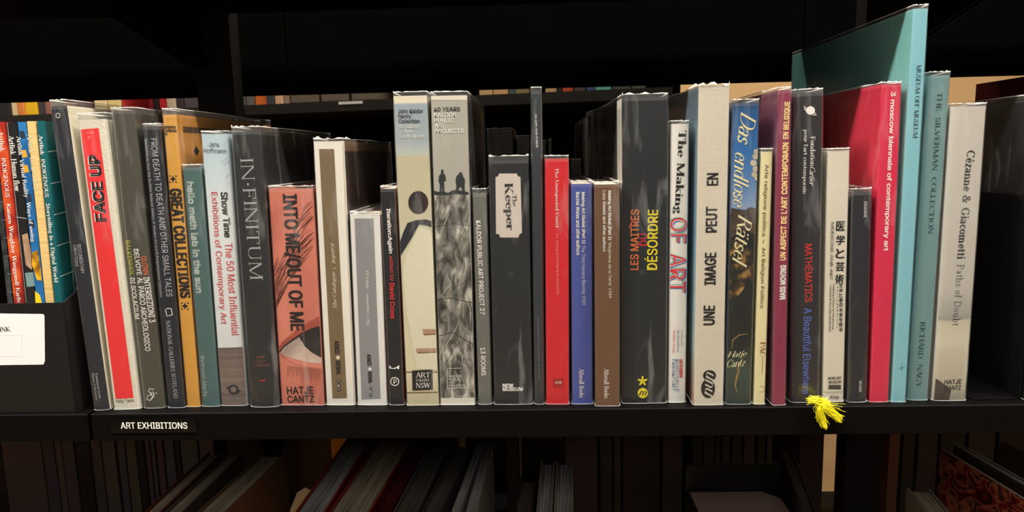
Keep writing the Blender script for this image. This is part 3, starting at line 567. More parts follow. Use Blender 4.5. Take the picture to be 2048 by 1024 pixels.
# 14 grey photo print
S = book('k40', (859, 192), (937, 191), (951, 810), (880, 810), .21, 'tall grey book printed with two silhouetted figures above crumpled wrapped cloth', cm('warm_grey_print', (172, 168, 158), .42, var=.03), 183, smat=cm('dark_umber_cover', (44, 36, 30), .28), bulge=0, r=.002, seed=14)
S.poly([(859, 192), (937, 191), (937.5, 200), (859.5, 200)], cm('cream_band', (222, 216, 200), .45), 'top_band'); S.poly([(880, 796), (950, 795), (951, 810), (880.5, 810)], cm('cream_band', 0), 'bottom_band')
S.poly([(867, 390), (880, 387), (896, 390), (912, 386), (938, 389), (950, 795), (880, 796)], noise_mat('crumpled_cloth_print', [(.32, (40, 39, 36)), (.44, (92, 90, 84)), (.56, (138, 134, 126)), (.7, (206, 200, 188))], 85, (1.4, 1, .6), dist=.9, detail=9), 'wrapped_cloth_print')
rn = random.Random(5); cr = []
for k in range(34):
    x = rn.uniform(872, 940); y = rn.uniform(395, 780); L = rn.uniform(30, 80); d = rn.choice((-.5, -.3, .2, .45))
    q = [(x+d*L*u+3*math.sin(u*5), y+L*u) for u in (0, .25, .5, .75, 1)]; q = [(max(868+(b-390)*.028, min(937+(b-390)*.03, a)), min(b, 792)) for a, b in q]; cr.append((q, [.2, .8, 1.3, .7, .2]))
S.polys(_strips(cr[:17]), ink('fold_dark', (48, 46, 42)), 'fold_shadows_print'); S.polys(_strips(cr[17:]), ink('fold_light', (206, 202, 190)), 'fold_lights_print')
S.polys(_strips([([(867, 455), (905, 447), (942, 452)], 1.2), ([(875, 600), (900, 596), (946, 606)], 1.6), ([(878, 672), (905, 664), (948, 690)], 1.6)]), ink('fold_dark', 0), 'rope_print')
S.poly([(867, 390), (867, 380), (876, 384), (886, 382), (896, 386), (904, 381), (914, 379), (924, 382), (937, 384), (938, 390), (912, 388), (890, 391)], tk, 'ground_silhouette', cuts=[])
for c_, sc_ in (((884, 362), 1.0), ((918, 362), 1.0)):
    if c_[0] < 900: pts = [(879, 385), (880, 370), (877, 362), (878, 352), (882, 347), (882, 341), (884, 338), (887, 340), (887, 346), (891, 351), (892, 363), (888, 362), (889, 385), (885, 386), (884, 372), (882, 386)]
    else: pts = [(910, 383), (913, 372), (911, 362), (913, 352), (917, 349), (919, 344), (924, 345), (926, 352), (930, 360), (929, 372), (930, 385), (925, 384), (922, 373), (917, 378), (914, 384)]
    S.poly(pts, tk, 'figure_silhouette', cuts=[])
S.text('40 YEARS', (867.5, 219), (920, 218), 9, tk, 'semi')
for k, (t, L) in enumerate((('KALDOR', 45), ('PUBLIC', 40), ('ART', 21), ('PROJECTS', 58))): S.text(t, (868+k*.6, 230+k*10.7), (868+k*.6+L, 229.5+k*10.7), 9, ink('light_print', (232, 228, 220)), 'semi')
S.polys(_strips([([(895, 776), (894, 737), (921, 736)], 1), ([(936, 752), (937, 775), (895, 776.5)], 1)]), WHITE, 'outlined_square')
for k, (t, L) in enumerate((('KALDOR', 25), ('PUBLIC', 23), ('ART', 12), ('PROJECTS', 32))): S.text(t, (898, 752+k*6.3), (898+L, 752+k*6.3), 5, WHITE, 'sans', 'publisher')
# 15 slim grey
S = book('rooms', (943, 388), (974, 388), (986, 809), (954, 810), .17, 'slim mid-grey book with white sans capitals, left of the book with the oval-cornered label', cm('mid_grey', (108, 107, 102), .36, var=.05), 377, bulge=.0022, r=.003, seed=15)
S.text('KALDOR PUBLIC ART PROJECT 27', (956.5, 441), (965, 629), 9.5, WHITE, 'semi'); S.text('13 ROOMS', (965.5, 695), (967.5, 751), 9.5, WHITE, 'semi')
# 16 charcoal with label
S = book('keeper', (976, 322), (1058, 321), (1066, 808), (988, 811), .18, 'wide charcoal book with a pale notched label near the top', cm('charcoal_smooth', (39, 41, 43), .34, var=.12, scale=20), 311, bulge=.0008, r=.002, seed=16, deckle=.0009)
S.poly([(998, 347), (1034, 347), (1035, 351), (1037, 353), (1041, 354), (1044, 466), (1040, 468), (1038, 470), (1037, 475), (1000, 475), (999, 470), (996, 468), (992, 468), (991, 354), (995, 353), (997, 351)], cm('pale_pink_label', (204, 192, 184), .55), 'paper_label')
S.text('Keeper', (1015, 366), (1019, 461), 21, INK, 'sbold'); S.text('The', (1029, 390), (1030, 413), 9, INK, 'roman'); S.text('NEW', (1005, 771), (1027, 771), 7.5, WHITE, 'heavy', 'publisher'); S.text('MUSEUM', (1005, 778.5), (1046, 778), 7.5, WHITE, 'heavy', 'publisher')
# 17 tall slim slate
S = book('neo', (1059, 182), (1086, 182), (1089, 808), (1069, 810), .2, 'tallest slim slate-grey book with tiny white title, standing above the red one', cm('slate', (50, 55, 60), .34, var=.05), 174, bulge=.0012, r=.005, seed=17)
S.text('neo goth: back in black', (1071.5, 228), (1074, 295), 5.5, WHITE, 'sans'); S.text('THE UNIVERSITY OF QUEENSLAND ART MUSEUM', (1076, 633), (1078, 760), 4.2, ink('dim_grey_ink', (112, 114, 118)), 'sans', 'publisher')
# 18 red
S = book('guest', (1089, 318), (1138, 318), (1140, 809), (1091, 809), .17, 'bright red book with small white serif title, just left of the blue one', cm('signal_red', (206, 36, 44), .4, var=.04), 311, bulge=.0004, r=.0012, hard=False, seed=18)
S.text('The Unexpected Guest', (1113, 336), (1114, 455), 8.5, WHITE, 'roman'); S.text('Art, writing and thinking on hospitality', (1114, 466), (1115.5, 590), 6, ink('rose_ink', (236, 150, 140)), 'sans', 'subtitle')
S.poly([(1106, 756), (1127, 756), (1127, 776), (1106, 776)], ink('dark_red', (170, 30, 36)), 'small_square', cuts=[]); S.text('A/B', (1110, 765), (1123, 765), 5.5, WHITE, 'sans', 'publisher')
# 19 blue, 20 brown
S = book('blue', (1141, 368), (1185, 368), (1187, 808), (1143, 809), .15, 'short cobalt blue book with two lines of small white text', cm('cobalt', (72, 84, 156), .42, var=.05), 361, bulge=.0003, r=.001, hard=False, seed=19)
S.text('Making Art Global (Part 1)', (1166, 384), (1167, 487), 8, WHITE, 'bold'); S.text('The Third Havana Biennial 1989', (1167, 491), (1168, 610), 7.5, ink('pale_lilac_ink', (206, 208, 226)), 'sans'); S.text('Rachel Weiss and other authors', (1155.5, 384), (1156.5, 510), 7.5, WHITE, 'semi', 'author'); S.text('Afterall Books', (1163, 737), (1164, 795), 10, WHITE, 'roman', 'publisher')
S = book('brown', (1188, 369), (1240, 369), (1241, 812), (1190, 813), .15, 'short milk-chocolate brown book with two lines of small white text', cm('milk_brown', (108, 77, 55), .42, var=.05), 363, bulge=.0003, r=.001, hard=False, seed=20)
S.text('Making Art Global (Part 2)', (1219, 381), (1219, 480), 8, WHITE, 'bold'); S.text("'Magiciens de la Terre' 1989", (1219, 484), (1219.5, 596), 7.5, wi, 'sans'); S.text('Lucy Steeds and other authors', (1208, 381), (1208, 503), 7.5, WHITE, 'semi', 'author'); S.text('Afterall Books', (1213, 737), (1213.5, 796), 10, WHITE, 'roman', 'publisher')
# 21 thick charcoal
S = book('maitres', (1243, 196), (1338, 195), (1334, 806), (1244, 808), .275, 'widest charcoal book with orange and yellow capitals and a yellow star', cm('graphite', (35, 38, 40), .34, var=.05), 187, bulge=.0006, r=.0015, lmat=cm('brown_black_side', (46, 32, 26), .25), seed=21, flare=-.014, deckle=.0008)
side(S, -1, [(.003, 0), (.042, 0), (.042, S.H), (.003, S.H)], cm('white_hinge', (226, 222, 212), .5), 'cover_hinge')
yl = ink('yellow_ink', (226, 208, 40)); S.text('LES MAITRES', (1268.5, 540), (1270, 419), 17, ink('orange_title_ink', (212, 108, 58)), 'semi'); S.polys(_strips([([(1261, 456.5), (1258, 453), (1261, 449.5)], 1.6)]), ink('orange_title_ink', 0), 'accent'); S.text('DU', (1286, 492), (1286.5, 467), 15, ink('crimson_ink', (188, 34, 50)), 'semi'); S.text('DESORDRE', (1304, 540), (1306, 419), 21, yl, 'semi'); S.polys(_strips([([(1292, 520), (1289, 516)], 2)]), yl, 'accent')
S.polys([[(1285+10*math.cos(a-.17), 762+10*math.sin(a-.17)), (1285+10*math.cos(a+.17), 762+10*math.sin(a+.17)), (1285+2.4*math.cos(a+1.2), 762+2.4*math.sin(a+1.2)), (1285+2.4*math.cos(a-1.2), 762+2.4*math.sin(a-1.2))] for a in [math.radians(-90+72*k) for k in range(5)]], yl, 'star'); S.disc((1285.5, 786), 10.3, 10.3, yl, 'round_emblem'); S.text('m', (1277, 786), (1294, 786), 9, INK, 'script', 'emblem_letter')
# 22 white with coloured capitals
S = book('making', (1340, 248), (1381, 248), (1372, 805), (1336, 806), .16, 'white book with black serif title and striped red, green and blue capitals', cm('cool_white', (222, 219, 213), .45, var=.03), 241, bulge=.0008, r=.002, seed=22)
S.text('The Making', (1363.5, 261), (1355, 428), 20, INK, 'sbold')
for dx, dy, m_, st in ((-1.7, -1.5, ink('green_ink', (36, 140, 110)), 'semi'), (1.8, 1.2, ink('blue_ink', (50, 90, 170)), 'semi'), (0, 0, WHITE, 'semi'), (0, 0, ink('red_ink', (206, 50, 60)), 'sans')):
    S.text('OF', (1358+dx, 436+dy), (1356+dx, 486+dy), 33, m_, st); S.text('ART', (1355+dx, 507+dy), (1354+dx, 585+dy), 33, m_, st); S.k += 1
S.text('Verlag der', (1364, 660), (1363.5, 692), 5, ink('grey_ink', (130, 130, 130)), 'roman', 'publisher'); S.text('Buchhandlung', (1356, 660), (1356, 704), 5.5, ink('steel_blue_ink', (90, 120, 160)), 'roman', 'publisher'); S.text('Walther König', (1348, 660), (1347.5, 705), 5.5, ink('red_ink', 0), 'roman', 'publisher')
S.text('SCHIRN', (1362, 718), (1362, 754), 6.5, ink('red_ink', 0), 'bold', 'publisher'); S.text('KUNSTHALLE', (1354.5, 718), (1354.5, 782), 6.5, ink('steel_blue_ink', 0), 'thin', 'publisher'); S.text('FRANKFURT', (1347, 718), (1347, 781), 6.5, ink('steel_blue_ink', 0), 'thin', 'publisher')
# 23 thick cream with spaced capitals
S = book('image', (1395, 173), (1462, 171), (1447, 810), (1387, 811), .23, 'thick cream book with widely spaced heavy black capitals and a pale blue side', cm('oat_paper', (206, 197, 180), .6, var=.03, bump=.12, bscale=90, stretch=(1, 1, 4)), 168, lmat=ramp_mat('blue_sky_cover', [(0, (190, 140, 110)), (.2, (178, 200, 200)), (.5, (130, 175, 200)), (1, (108, 124, 138))], 'Z', .31, .3), bulge=.0004, r=.001, hard=False, seed=23, flare=-.008, deckle=.0012)
for t, y0, y1, x in (('EN', 371, 346, 1425), ('PEUT', 465, 413, 1422.5), ('IMAGE', 570, 505, 1420), ('UNE', 650, 611, 1418)): S.text(t, (x, y0), (x+(y0-y1)*.02, y1), 23, INK, 'bold')
S.disc((1419, 751), 13, 11, INK, 'round_emblem'); S.disc((1416, 777), 14, 19, INK, 'round_emblem'); S.text('nun', (1416, 794), (1420, 744), 15, cm('oat_paper', 0), 'script', 'emblem_letter')
# 24 blue landscape
S = book('riddle', (1464, 206), (1522, 206), (1504, 808), (1451, 810), .19, 'book with blue sky above dark rocks and cream script title', ramp_mat('blue_dusk_print', [(0, (42, 56, 50)), (.12, (60, 76, 66)), (.2, (34, 38, 34)), (.62, (30, 30, 32)), (.645, (36, 34, 36)), (.65, (134, 156, 186)), (.72, (96, 132, 178)), (.85, (44, 104, 166)), (.97, (34, 86, 138)), (1, (24, 60, 96))], 'Z', .293, .35, noise=.004, nscale=60), 198, bulge=.001, r=.003, seed=24, lmat=cm('deep_blue_side', (30, 70, 120), .4))
cl_ = noise_mat('cloud_print', [(.3, (150, 140, 130)), (.7, (208, 196, 172))], 60)
for cx_, cy_, r_ in ((1512, 303, 5), (1511, 313, 6), (1507, 326, 6.5), (1511, 338, 6), (1509, 349, 6), (1513, 357, 4)): S.disc((cx_, cy_), r_, r_, cl_, 'cloud_print', 16)
S.poly([(1460, 415), (1475, 418), (1490, 420), (1500, 414), (1516, 418), (1512, 470), (1494, 462), (1470, 470), (1458, 480)], noise_mat('rock_print_dark', [(.3, (36, 32, 32)), (.55, (70, 56, 44)), (.75, (116, 90, 62))], 60), 'rock_print')
S.poly([(1457, 478), (1475, 482), (1486, 492), (1505, 500), (1508, 560), (1490, 574), (1470, 600), (1454, 604)], noise_mat('gold_foliage_print', [(.42, (32, 30, 26)), (.52, (66, 52, 30)), (.62, (140, 104, 52)), (.75, (176, 140, 80))], 110), 'foliage_print')
S.polys(_strips([([(1464, 696), (1466, 680), (1478, 670), (1496, 668)], [1, 2, 2, 1]), ([(1480, 735), (1474, 752), (1470, 770), (1474, 785)], [1, 4, 3, 1]), ([(1486, 716), (1478, 728), (1474, 742)], [1, 4, 2])]), ink('antique_gold', (150, 124, 70)), 'branch_print')
ci = ink('script_cream', (222, 214, 170)); S.text('Das', (1498, 225), (1489, 290), 32, ci, 'script'); S.text('endlose', (1485, 305), (1480, 415), 30, ci, 'script'); S.text('Rätsel', (1492, 430), (1478, 534), 30, ci, 'script')
S.text('Hatje', (1455, 711), (1494, 708), 15, ci, 'script', 'publisher'); S.text('Cantz', (1454, 728), (1492, 724), 15, ci, 'script', 'publisher')
# 25 pale yellow slim
S = book('pac', (1522, 304), (1547, 303), (1532, 808), (1506, 810), .155, 'slim pale yellow book with thin brown text, between blue landscape and burgundy spines', cm('pale_yellow', (222, 212, 166), .5, var=.03), 297, bulge=.0003, hard=False, seed=25)
bi = ink('brown_ink', (96, 62, 48)); S.text('Arte religione politica', (1533, 329), (1527, 472), 9.5, bi, 'sans'); S.text('–', (1527, 479), (1526.5, 487), 1.2, bi, 'sans'); S.text('Art Religion Politics', (1526.5, 495), (1523, 616), 9.5, bi, 'sans'); S.text('PAC', (1526, 684), (1525, 712), 11, ink('brick_ink', (150, 60, 40)), 'roman', 'publisher'); S.polys(_strips([([(1525.5, 712), (1524, 749)], .8), ([(1519, 773), (1527, 773), (1529, 778), (1527, 783), (1518, 784)], .6)]), ink('brick_ink', 0), 'publisher_rule')
# 26 burgundy
S = book('mass', (1556, 181), (1584, 180), (1573, 810), (1544, 812), .2, 'burgundy book with cream condensed capitals reading upwards', cm('burgundy', (138, 50, 76), .36, var=.05), 174, bulge=.0004, r=.0012, hard=False, seed=26, lmat=cm('plum_cover', (126, 66, 88), .3), flare=-.006)
cyi = ink('warm_cream_ink', (246, 214, 150)); S.text("UN ASPECT DE L'ART CONTEMPORAIN", (1565.5, 521), (1571, 285), 12, cyi, 'heavy'); S.text('EN BELGIQUE', (1571.5, 278), (1575, 203), 12, cyi, 'heavy'); S.text('MASS MOVING', (1565, 599), (1566.5, 530), 12, WHITE, 'heavy')
# 27 dark grey with planet
S = book('maths', (1588, 187), (1650, 187), (1642, 805), (1581, 807), .21, 'dark grey book with a white ringed planet and red and blue lettering', cm('warm_charcoal', (46, 44, 46), .36, var=.05), 178, bulge=.0014, r=.004, seed=27)
S.disc((1621, 221), 9, 8.5, WHITE, 'planet_emblem'); S.polys(_strips([([(1613, 217), (1608, 212), (1609, 218), (1613, 222)], 1.8), ([(1629, 225), (1633, 230), (1627, 230), (1624, 226)], 1.8)]), WHITE, 'planet_ring')
S.text('Fondation', (1626, 273), (1625.5, 333), 10, WHITE, 'roman', 'publisher'); S.text('Cartier', (1625, 334), (1624, 372), 11, WHITE, 'script', 'publisher'); S.text("pour l'art contemporain", (1611, 259), (1608.5, 388), 10, WHITE, 'roman', 'publisher')
S.text('MATHEMATICS', (1617, 488), (1617, 604), 15, ink('brick_red_ink', (196, 52, 52)), 'semi'); S.text('A Beautiful Elsewhere', (1615.5, 616), (1612, 788), 16, ink('periwinkle_ink', (86, 104, 178)), 'semi')
# 28 white with East Asian characters
S = book('med', (1655, 303), (1703, 302), (1690, 804), (1645, 806), .19, 'ivory book with large black East Asian characters and tiny text', cm('ivory', (214, 206, 190), .5, var=.03), 297, bulge=.0008, r=.003, seed=28)
for t, x, y in (('医', 1681, 452), ('学', 1681, 480), ('と', 1680, 507), ('芸', 1680, 533), ('術', 1679, 558)): S.text(t, (x-9, y), (x+9, y), 19, INK, 'cjk')
for k, t in enumerate('生命と愛の未来を探る'): S.text(t, (1678-k*.05, 571+k*9.7), (1686-k*.05, 571+k*9.7), 8, INK, 'cjk', 'subtitle')
for k, t in enumerate('ダヴィンチ、応挙、デミアン'): S.text(t, (1672.5, 575+k*6.6), (1676, 575+k*6.6), 3.6, INK, 'cjk', 'subtitle')
S.text('MEDICINE AND ART', (1665, 445), (1662, 560), 5.5, INK, 'sans'); S.text('Imagining a Future for Life and Love', (1667, 567), (1665.5, 659), 4.4, INK, 'semi', 'subtitle'); S.text('—Leonardo da Vinci, Okyo, Damien Hirst', (1661, 567), (1659, 662), 4.4, INK, 'semi', 'subtitle')
S.text('MORI ART', (1656, 756), (1683, 755), 4.6, INK, 'bold', 'publisher'); S.text('MUSEUM', (1657, 764), (1682, 763), 4.6, INK, 'bold', 'publisher'); S.polys([[(1657, 770+k*3), (1682, 770+k*3), (1682, 772+k*3), (1657, 772+k*3)] for k in range(3)], INK, 'emblem_bars'); S.poly([(1646.5, 783.5), (1690, 783), (1690, 784), (1646.5, 784.5)], ink('grey_ink', 0), 'rule'); S.text('平凡社', (1660, 794), (1678, 794), 7, INK, 'cjk', 'publisher')
# 29 slim black short
S = book('change', (1705, 385), (1747, 385), (1737, 805), (1696, 806), .17, 'short slate-black book in front of the pink-red cover', cm('blue_black', (40, 41, 46), .34, var=.06), 377, bulge=.002, r=.003, seed=29)
S.text('CHANGE', (1731, 403), (1730.5, 435), 6, WHITE, 'sans'); S.text('MUMA', (1721, 762), (1720.5, 784), 5.5, WHITE, 'thin', 'publisher')
# 30 pink red
S = book('moscow', (1763, 169), (1805, 167), (1778, 804), (1739, 805), .24, 'tall raspberry-red book with white sans title and wide red cover showing', cm('raspberry', (212, 44, 78), .38, var=.03), 164, bulge=.0003, r=.001, lmat=cm('raspberry_cover', (232, 46, 80), .34, var=.03), hard=False, seed=30, deckle=.0006)
S.text('3 moscow biennale of contemporary art', (1785.5, 183), (1771, 502), 12, ink('rose_white', (250, 222, 222)), 'bold')
# 31 light teal, tallest
S = book('museum', (1826, 18), (1858, 17), (1813, 804), (1781, 805), .3, 'tallest book, pale turquoise, its whole left cover rising above its neighbours', cm('turquoise', (132, 190, 202), .4, var=.02), 9, bulge=.0003, r=.001, lmat=cm('turquoise_cover', (136, 202, 200), .36, var=.02), hard=False, seed=31)
S.text('MUSEUM OFF MUSEUM', (1838, 130), (1830, 276), 9, ink('deep_teal_ink', (34, 60, 70)), 'roman'); S.polys(_strips([([(1797, 737), (1810, 734)], .8), ([(1803, 728), (1804, 741)], .8)]), ink('deep_teal_ink', 0), 'pen_cross')
side_text(S, -1, 'MUSEUM', .17, .10, S.H-.086, .006, ink('deep_teal_ink', 0), 'roman')
# 32 grey teal
S = book('silver', (1857, 152), (1905, 150), (1858, 800), (1816, 802), .21, 'muted grey-teal book with spaced dark serif capitals beside the turquoise one', cm('grey_teal', (112, 146, 148), .36, var=.04), 143, bulge=.0008, r=.003, seed=32, deckle=.0005)
dt = ink('dark_teal_ink', (38, 66, 70)); S.text('THE  SILVERMAN  COLLECTION', (1880, 185), (1860.5, 467), 10, dt, 'roman', 'title'); S.text('RICHARD  NAGY', (1846, 643), (1837, 775), 10, dt, 'roman', 'author')
# 33 pearl grey, last
S = book('paths', (1904, 213), (1977, 212), (1935, 801), (1866, 803), .23, 'pearl grey book with dark slab serif title and misty hills, rightmost upright book', ramp_mat('misty_print', [(0, (150, 142, 128)), (.05, (182, 174, 154)), (.17, (196, 188, 166)), (.21, (206, 200, 178)), (.28, (198, 190, 170)), (.288, (156, 152, 144)), (.31, (168, 164, 156)), (.4, (190, 185, 176)), (1, (200, 193, 184))], 'Z', .286, .36, noise=.03, nscale=18, stretch=(1, 1, 3)), 206, bulge=.0008, r=.003, lmat=cm('pearl_side', (206, 200, 190), .4), seed=33)
S.poly([(1872, 757), (1880, 762), (1887, 771), (1898, 776), (1902, 782), (1898, 800), (1868, 802)], noise_mat('dark_rock', [(.3, (58, 50, 46)), (.7, (92, 80, 72))], 40), 'rock_print')
S.text('Cézanne & Giacometti', (1942, 301), (1922, 518), 17, ink('deep_grey_ink', (44, 46, 46)), 'slab'); S.text('Paths of Doubt', (1922, 529), (1912, 651), 15, ink('deep_grey_ink', 0), 'slablight'); S.text('HATJE', (1889, 764), (1923, 763), 9, ink('deep_grey_ink', 0), 'semi', 'publisher'); S.text('CANTZ', (1890, 775.5), (1922, 775), 9, ink('deep_grey_ink', 0), 'semi', 'publisher')
# ------------------------------------------------------------------ black magazine box with magazines, far left
bz = onY(132, 607, 0).z; xr = (onY(123, 607, 0).x+onY(141, 811, 0).x)/2
card = cm('black_card', (24, 22, 22), .45, var=.1, bump=.2, bscale=200)
mb = root('magazine_box', (xr-.10, .004, 0), 'black cardboard magazine box with a white label, at the left end of the shelf', 'magazine box')
W2 = .10; t = .0022; H0 = bz; H1 = .27
def mbx(name, b, m=card, bev=.0006): return box(name, b, mb, m, bev)
mbx('front_panel', (-W2, W2, 0, t, 0, H0)); mbx('base', (-W2+t, W2-t, t, .25, 0, t)); mbx('back_panel', (-W2, W2, .25-t, .25, 0, H1*.7))
for sx in (-1, 1):
    extrude('side_panel', [(t, 0), (.248, 0), (.248, H1*.7), (.10, H1*.7), (.045, H0+.028), (.02, H0+.006), (t, H0)], 'x', sx*W2-(t if sx > 0 else 0), sx*W2+(0 if sx > 0 else t), mb, card)
ox_, oy_ = xr-.10, .004
def mbl(px, py): p = onY(px, py, .004); return (p.x-ox_, p.z)
SB = Surf(mb, mbl)
SB.poly([(-60, 626), (86, 628), (89, 631), (90, 722), (87, 729), (-58, 731)], cm('label_paper', (226, 226, 228), .45), 'paper_label')
SB.text('ARTLINK', (-34, 660), (21, 658), 9, INK, 'sbold', 'label_lettering')
SB.polys(_strips([([(-30, 671), (42, 671), (44, 672), (44, 713), (-30, 713)], .9)]), ink('pocket_line', (196, 198, 200)), 'pocket_outline')
def magazine(TL, TR, BR, BL, d, label, cmat, smat=None, y=.012):
    a, b, c_, e = onY(*TL, y), onY(*TR, y), onY(*BR, y), onY(*BL, y)
    ang = math.atan2((a.x+b.x-c_.x-e.x)/2, (a.z+b.z-c_.z-e.z)/2); Wd = ((b-a).length+(c_-e).length)/2
    T = (a+b)/2; zb = .0026; H = (T.z-zb)/math.cos(ang); bx = T.x-H*math.sin(ang); ox = bx-Wd/2*math.cos(ang); oz = zb+max(0, Wd*math.sin(ang))
    o, yf, W, x0 = book_at((ox, y, oz), ang, Wd, H, d, label, cmat, smat=smat, hard=False, bulge=.0001, r=.0006, group='magazines in the black box', cat='magazine', name='magazine', pad=.0002)
    cl, sl = math.cos(ang), math.sin(ang)
    def toloc(px, py): p = onY(px, py, y); dx, dz = p.x-ox, p.z-oz; return (dx*cl-dz*sl, dx*sl+dz*cl)
    S_ = Surf(o, toloc, yf); S_.W, S_.H = Wd, H; S_.parent = o; return S_
M = magazine((-24, 246), (-13, 246), (25, 605), (14, 605), .2, 'dark magazine with a fine grid, leftmost in the box', noise_mat('dark_grid_print', [(.4, (36, 38, 40)), (.7, (70, 76, 78))], 80))
M.polys(_strips([([(-18+(y-246)*.105, y), (-8+(y-246)*.105, y)], .8) for y in range(260, 600, 36)]), ink('grid_ink', (120, 126, 128)), 'grid_lines')
M = magazine((-12, 244), (8, 244), (48, 606), (27, 606), .2, 'red and orange patterned magazine with white serif title, far left', noise_mat('fiery_print', [(.3, (90, 22, 20)), (.48, (160, 44, 30)), (.6, (206, 90, 40)), (.75, (120, 30, 26))], 26, (1, 1, .5), dist=2.5))
M.text('Artlink   INDIGENOUS   Kanarn Wangkiny Wanggandi Karlto', (0, 262), (38, 608), 11, WHITE, 'roman')
M = magazine((14, 245), (34, 245), (72, 606), (52, 606), .2, 'black magazine with pale line and white serif title in the box', ramp_mat('black_photo_print', [(0, (40, 30, 28)), (.35, (44, 44, 44)), (.5, (28, 28, 30)), (1, (26, 26, 28))], 'Z', .27), y=.014)
M.text('Artlink  Human flow', (22, 271), (36, 383), 11, WHITE, 'roman')
M.polys(_strips([([(14.6, 246), (52.6, 605)], .9), ([(30, 434), (54, 437)], 1)]), ink('pale_line', (190, 190, 190)), 'edge_line')
M.poly([(44, 470), (55, 466), (62, 500), (64, 540), (52, 530)], noise_mat('skin_photo', [(.3, (110, 80, 64)), (.7, (180, 150, 124))], 60), 'photo_print', cuts=[]); M.poly([(50, 546), (66, 544), (70, 572), (54, 574)], ink('teal_photo', (110, 140, 140)), 'photo_print', cuts=[])
M = magazine((35, 244), (51, 244), (90, 606), (72, 606), .2, 'bright blue magazine with yellow shapes and white title in the box', noise_mat('blue_print', [(.4, (26, 84, 140)), (.6, (40, 110, 168))], 30), y=.013)
for y_ in (262, 300, 330, 388, 440): M.poly([(36+(y_-244)*.105, y_), (46+(y_-244)*.105, y_), (48+(y_-230)*.105, y_+14), (38+(y_-230)*.105, y_+16)], ink('yellow_navy', (40, 46, 62)) if y_ % 3 else ink('mustard', (196, 150, 50)), 'block_print', cuts=[])
M.poly([(64, 505), (76, 500), (82, 540), (84, 562), (74, 560), (64, 530)], noise_mat('gold_photo', [(.35, (120, 80, 20)), (.6, (220, 170, 40))], 90), 'gold_print', cuts=[]); M.poly([(70, 582), (80, 590), (84, 606), (71, 606)], ink('bright_yellow', (240, 200, 40)), 'gold_print', cuts=[])
M.text('Artlink  Virtual Reality', (36, 272), (53, 396), 11, WHITE, 'roman'); M.text('Ways of seeing', (56, 404), (66, 484), 10, WHITE, 'roman')
M = magazine((52, 242), (72, 243), (108, 606), (91, 606), .2, 'straw-coloured ribbed magazine in the box', cm('straw_ribbed', (196, 168, 110), .7, var=.25, scale=300, stretch=(.02, 1, 1)), y=.013)
M.text('Artlink  Local Colour', (59, 268), (73, 382), 10, ink('pale_straw', (226, 214, 180)), 'roman')
M = magazine((73, 242), (88, 242), (124, 606), (109, 606), .2, 'teal magazine with a white grid on its cover, rightmost in the box', cm('teal_print', (24, 86, 92), .35, var=.08), smat=cm('teal_cover', (20, 78, 84), .35, var=.08), y=.012)
M.text('Artlink  INDIGENOUS   Storytelling in a Digital World', (80, 270), (112, 565), 10, WHITE, 'roman')
gw = ink('grid_white', (200, 214, 210))
for k in range(9):
    z = M.H-.03-k*.031; side(M, 1, [(.001, z), (.2, z+.02), (.2, z+.0206), (.001, z+.0006)], gw, 'cover_grid_line', .0009)
for yv in (.02, .05, .08): side(M, 1, [(yv, .0), (yv+.0008, .0), (yv+.0008, M.H), (yv, M.H)], gw, 'cover_grid_line', .0009)
# ------------------------------------------------------------------ yellow tassel hanging over the shelf edge
tz = onY(1640, 803, -.003)
ts = root('bookmark_tassel', tz, 'bright yellow frayed thread tassel hanging over the shelf lip', 'bookmark')
YT = cm('neon_yellow_thread', (248, 240, 40), .6)
def tube(bm, pts, r, n=5):
    prev = None
    for i, p in enumerate(pts):
        a = Vector(pts[max(0, i-1)]); b = Vector(pts[min(len(pts)-1, i+1)]); d = (b-a).normalized(); u = d.cross(Vector((.3, 1, .2))).normalized(); v_ = d.cross(u)
        rr = r*(1-.4*i/len(pts)); L = [bm.verts.new(Vector(p)+u*rr*math.cos(t_)+v_*rr*math.sin(t_)) for t_ in [k*math.tau/n for k in range(n)]]
        if prev:
            for k in range(n): bm.faces.new([prev[k], prev[(k+1) % n], L[(k+1) % n], L[k]])
        prev = L
rn = random.Random(11)
def tl(px, py, y=-.004): p = onY(px, py, y); return (p.x-tz.x, y-tz.y, p.z-tz.z)
bm = bmesh.new()
for k in range(260):
    s_ = rn.random(); end = (1650+rn.gauss(0, 3.5), 856+rn.uniform(-14, 4)) if s_ < .45 else ((1680+rn.uniform(-6, 5), 840+rn.uniform(-10, 6)) if s_ < .86 else (rn.uniform(1628, 1692), rn.uniform(806, 846)))
    a = (1640+rn.gauss(0, 4), 806+rn.gauss(0, 3)); c_ = ((a[0]+end[0])/2+rn.gauss(-2, 3), (a[1]+end[1])/2+rn.gauss(0, 3)); yy = -.004-rn.random()*.004
    tube(bm, [tl(*a, yy), tl((a[0]+c_[0])/2, (a[1]+c_[1])/2, yy-.002), tl(*c_, yy-.001), tl((end[0]+c_[0])/2+rn.gauss(0, 1), (end[1]+c_[1])/2, yy), tl(*end, yy)], .00019, 4)
me = bpy.data.meshes.new('fringe'); bm.to_mesh(me); bm.free(); fr = link('fringe', me, ts, YT); fr['kind'] = 'stuff'
bm = bmesh.new()
for k in range(90):
    a = (1620+rn.gauss(0, 4), 800+rn.gauss(0, 4)); b = (1655+rn.gauss(0, 4), 806+rn.gauss(0, 4)); yy = -.003-rn.random()*.004; m_ = ((a[0]+b[0])/2, (a[1]+b[1])/2+rn.gauss(0, 3))
    tube(bm, [tl(*a, yy), tl(*m_, yy-.003), tl(*b, yy)], .00026, 4)
me = bpy.data.meshes.new('knot'); bm.to_mesh(me); bm.free(); link('knot', me, ts, YT)
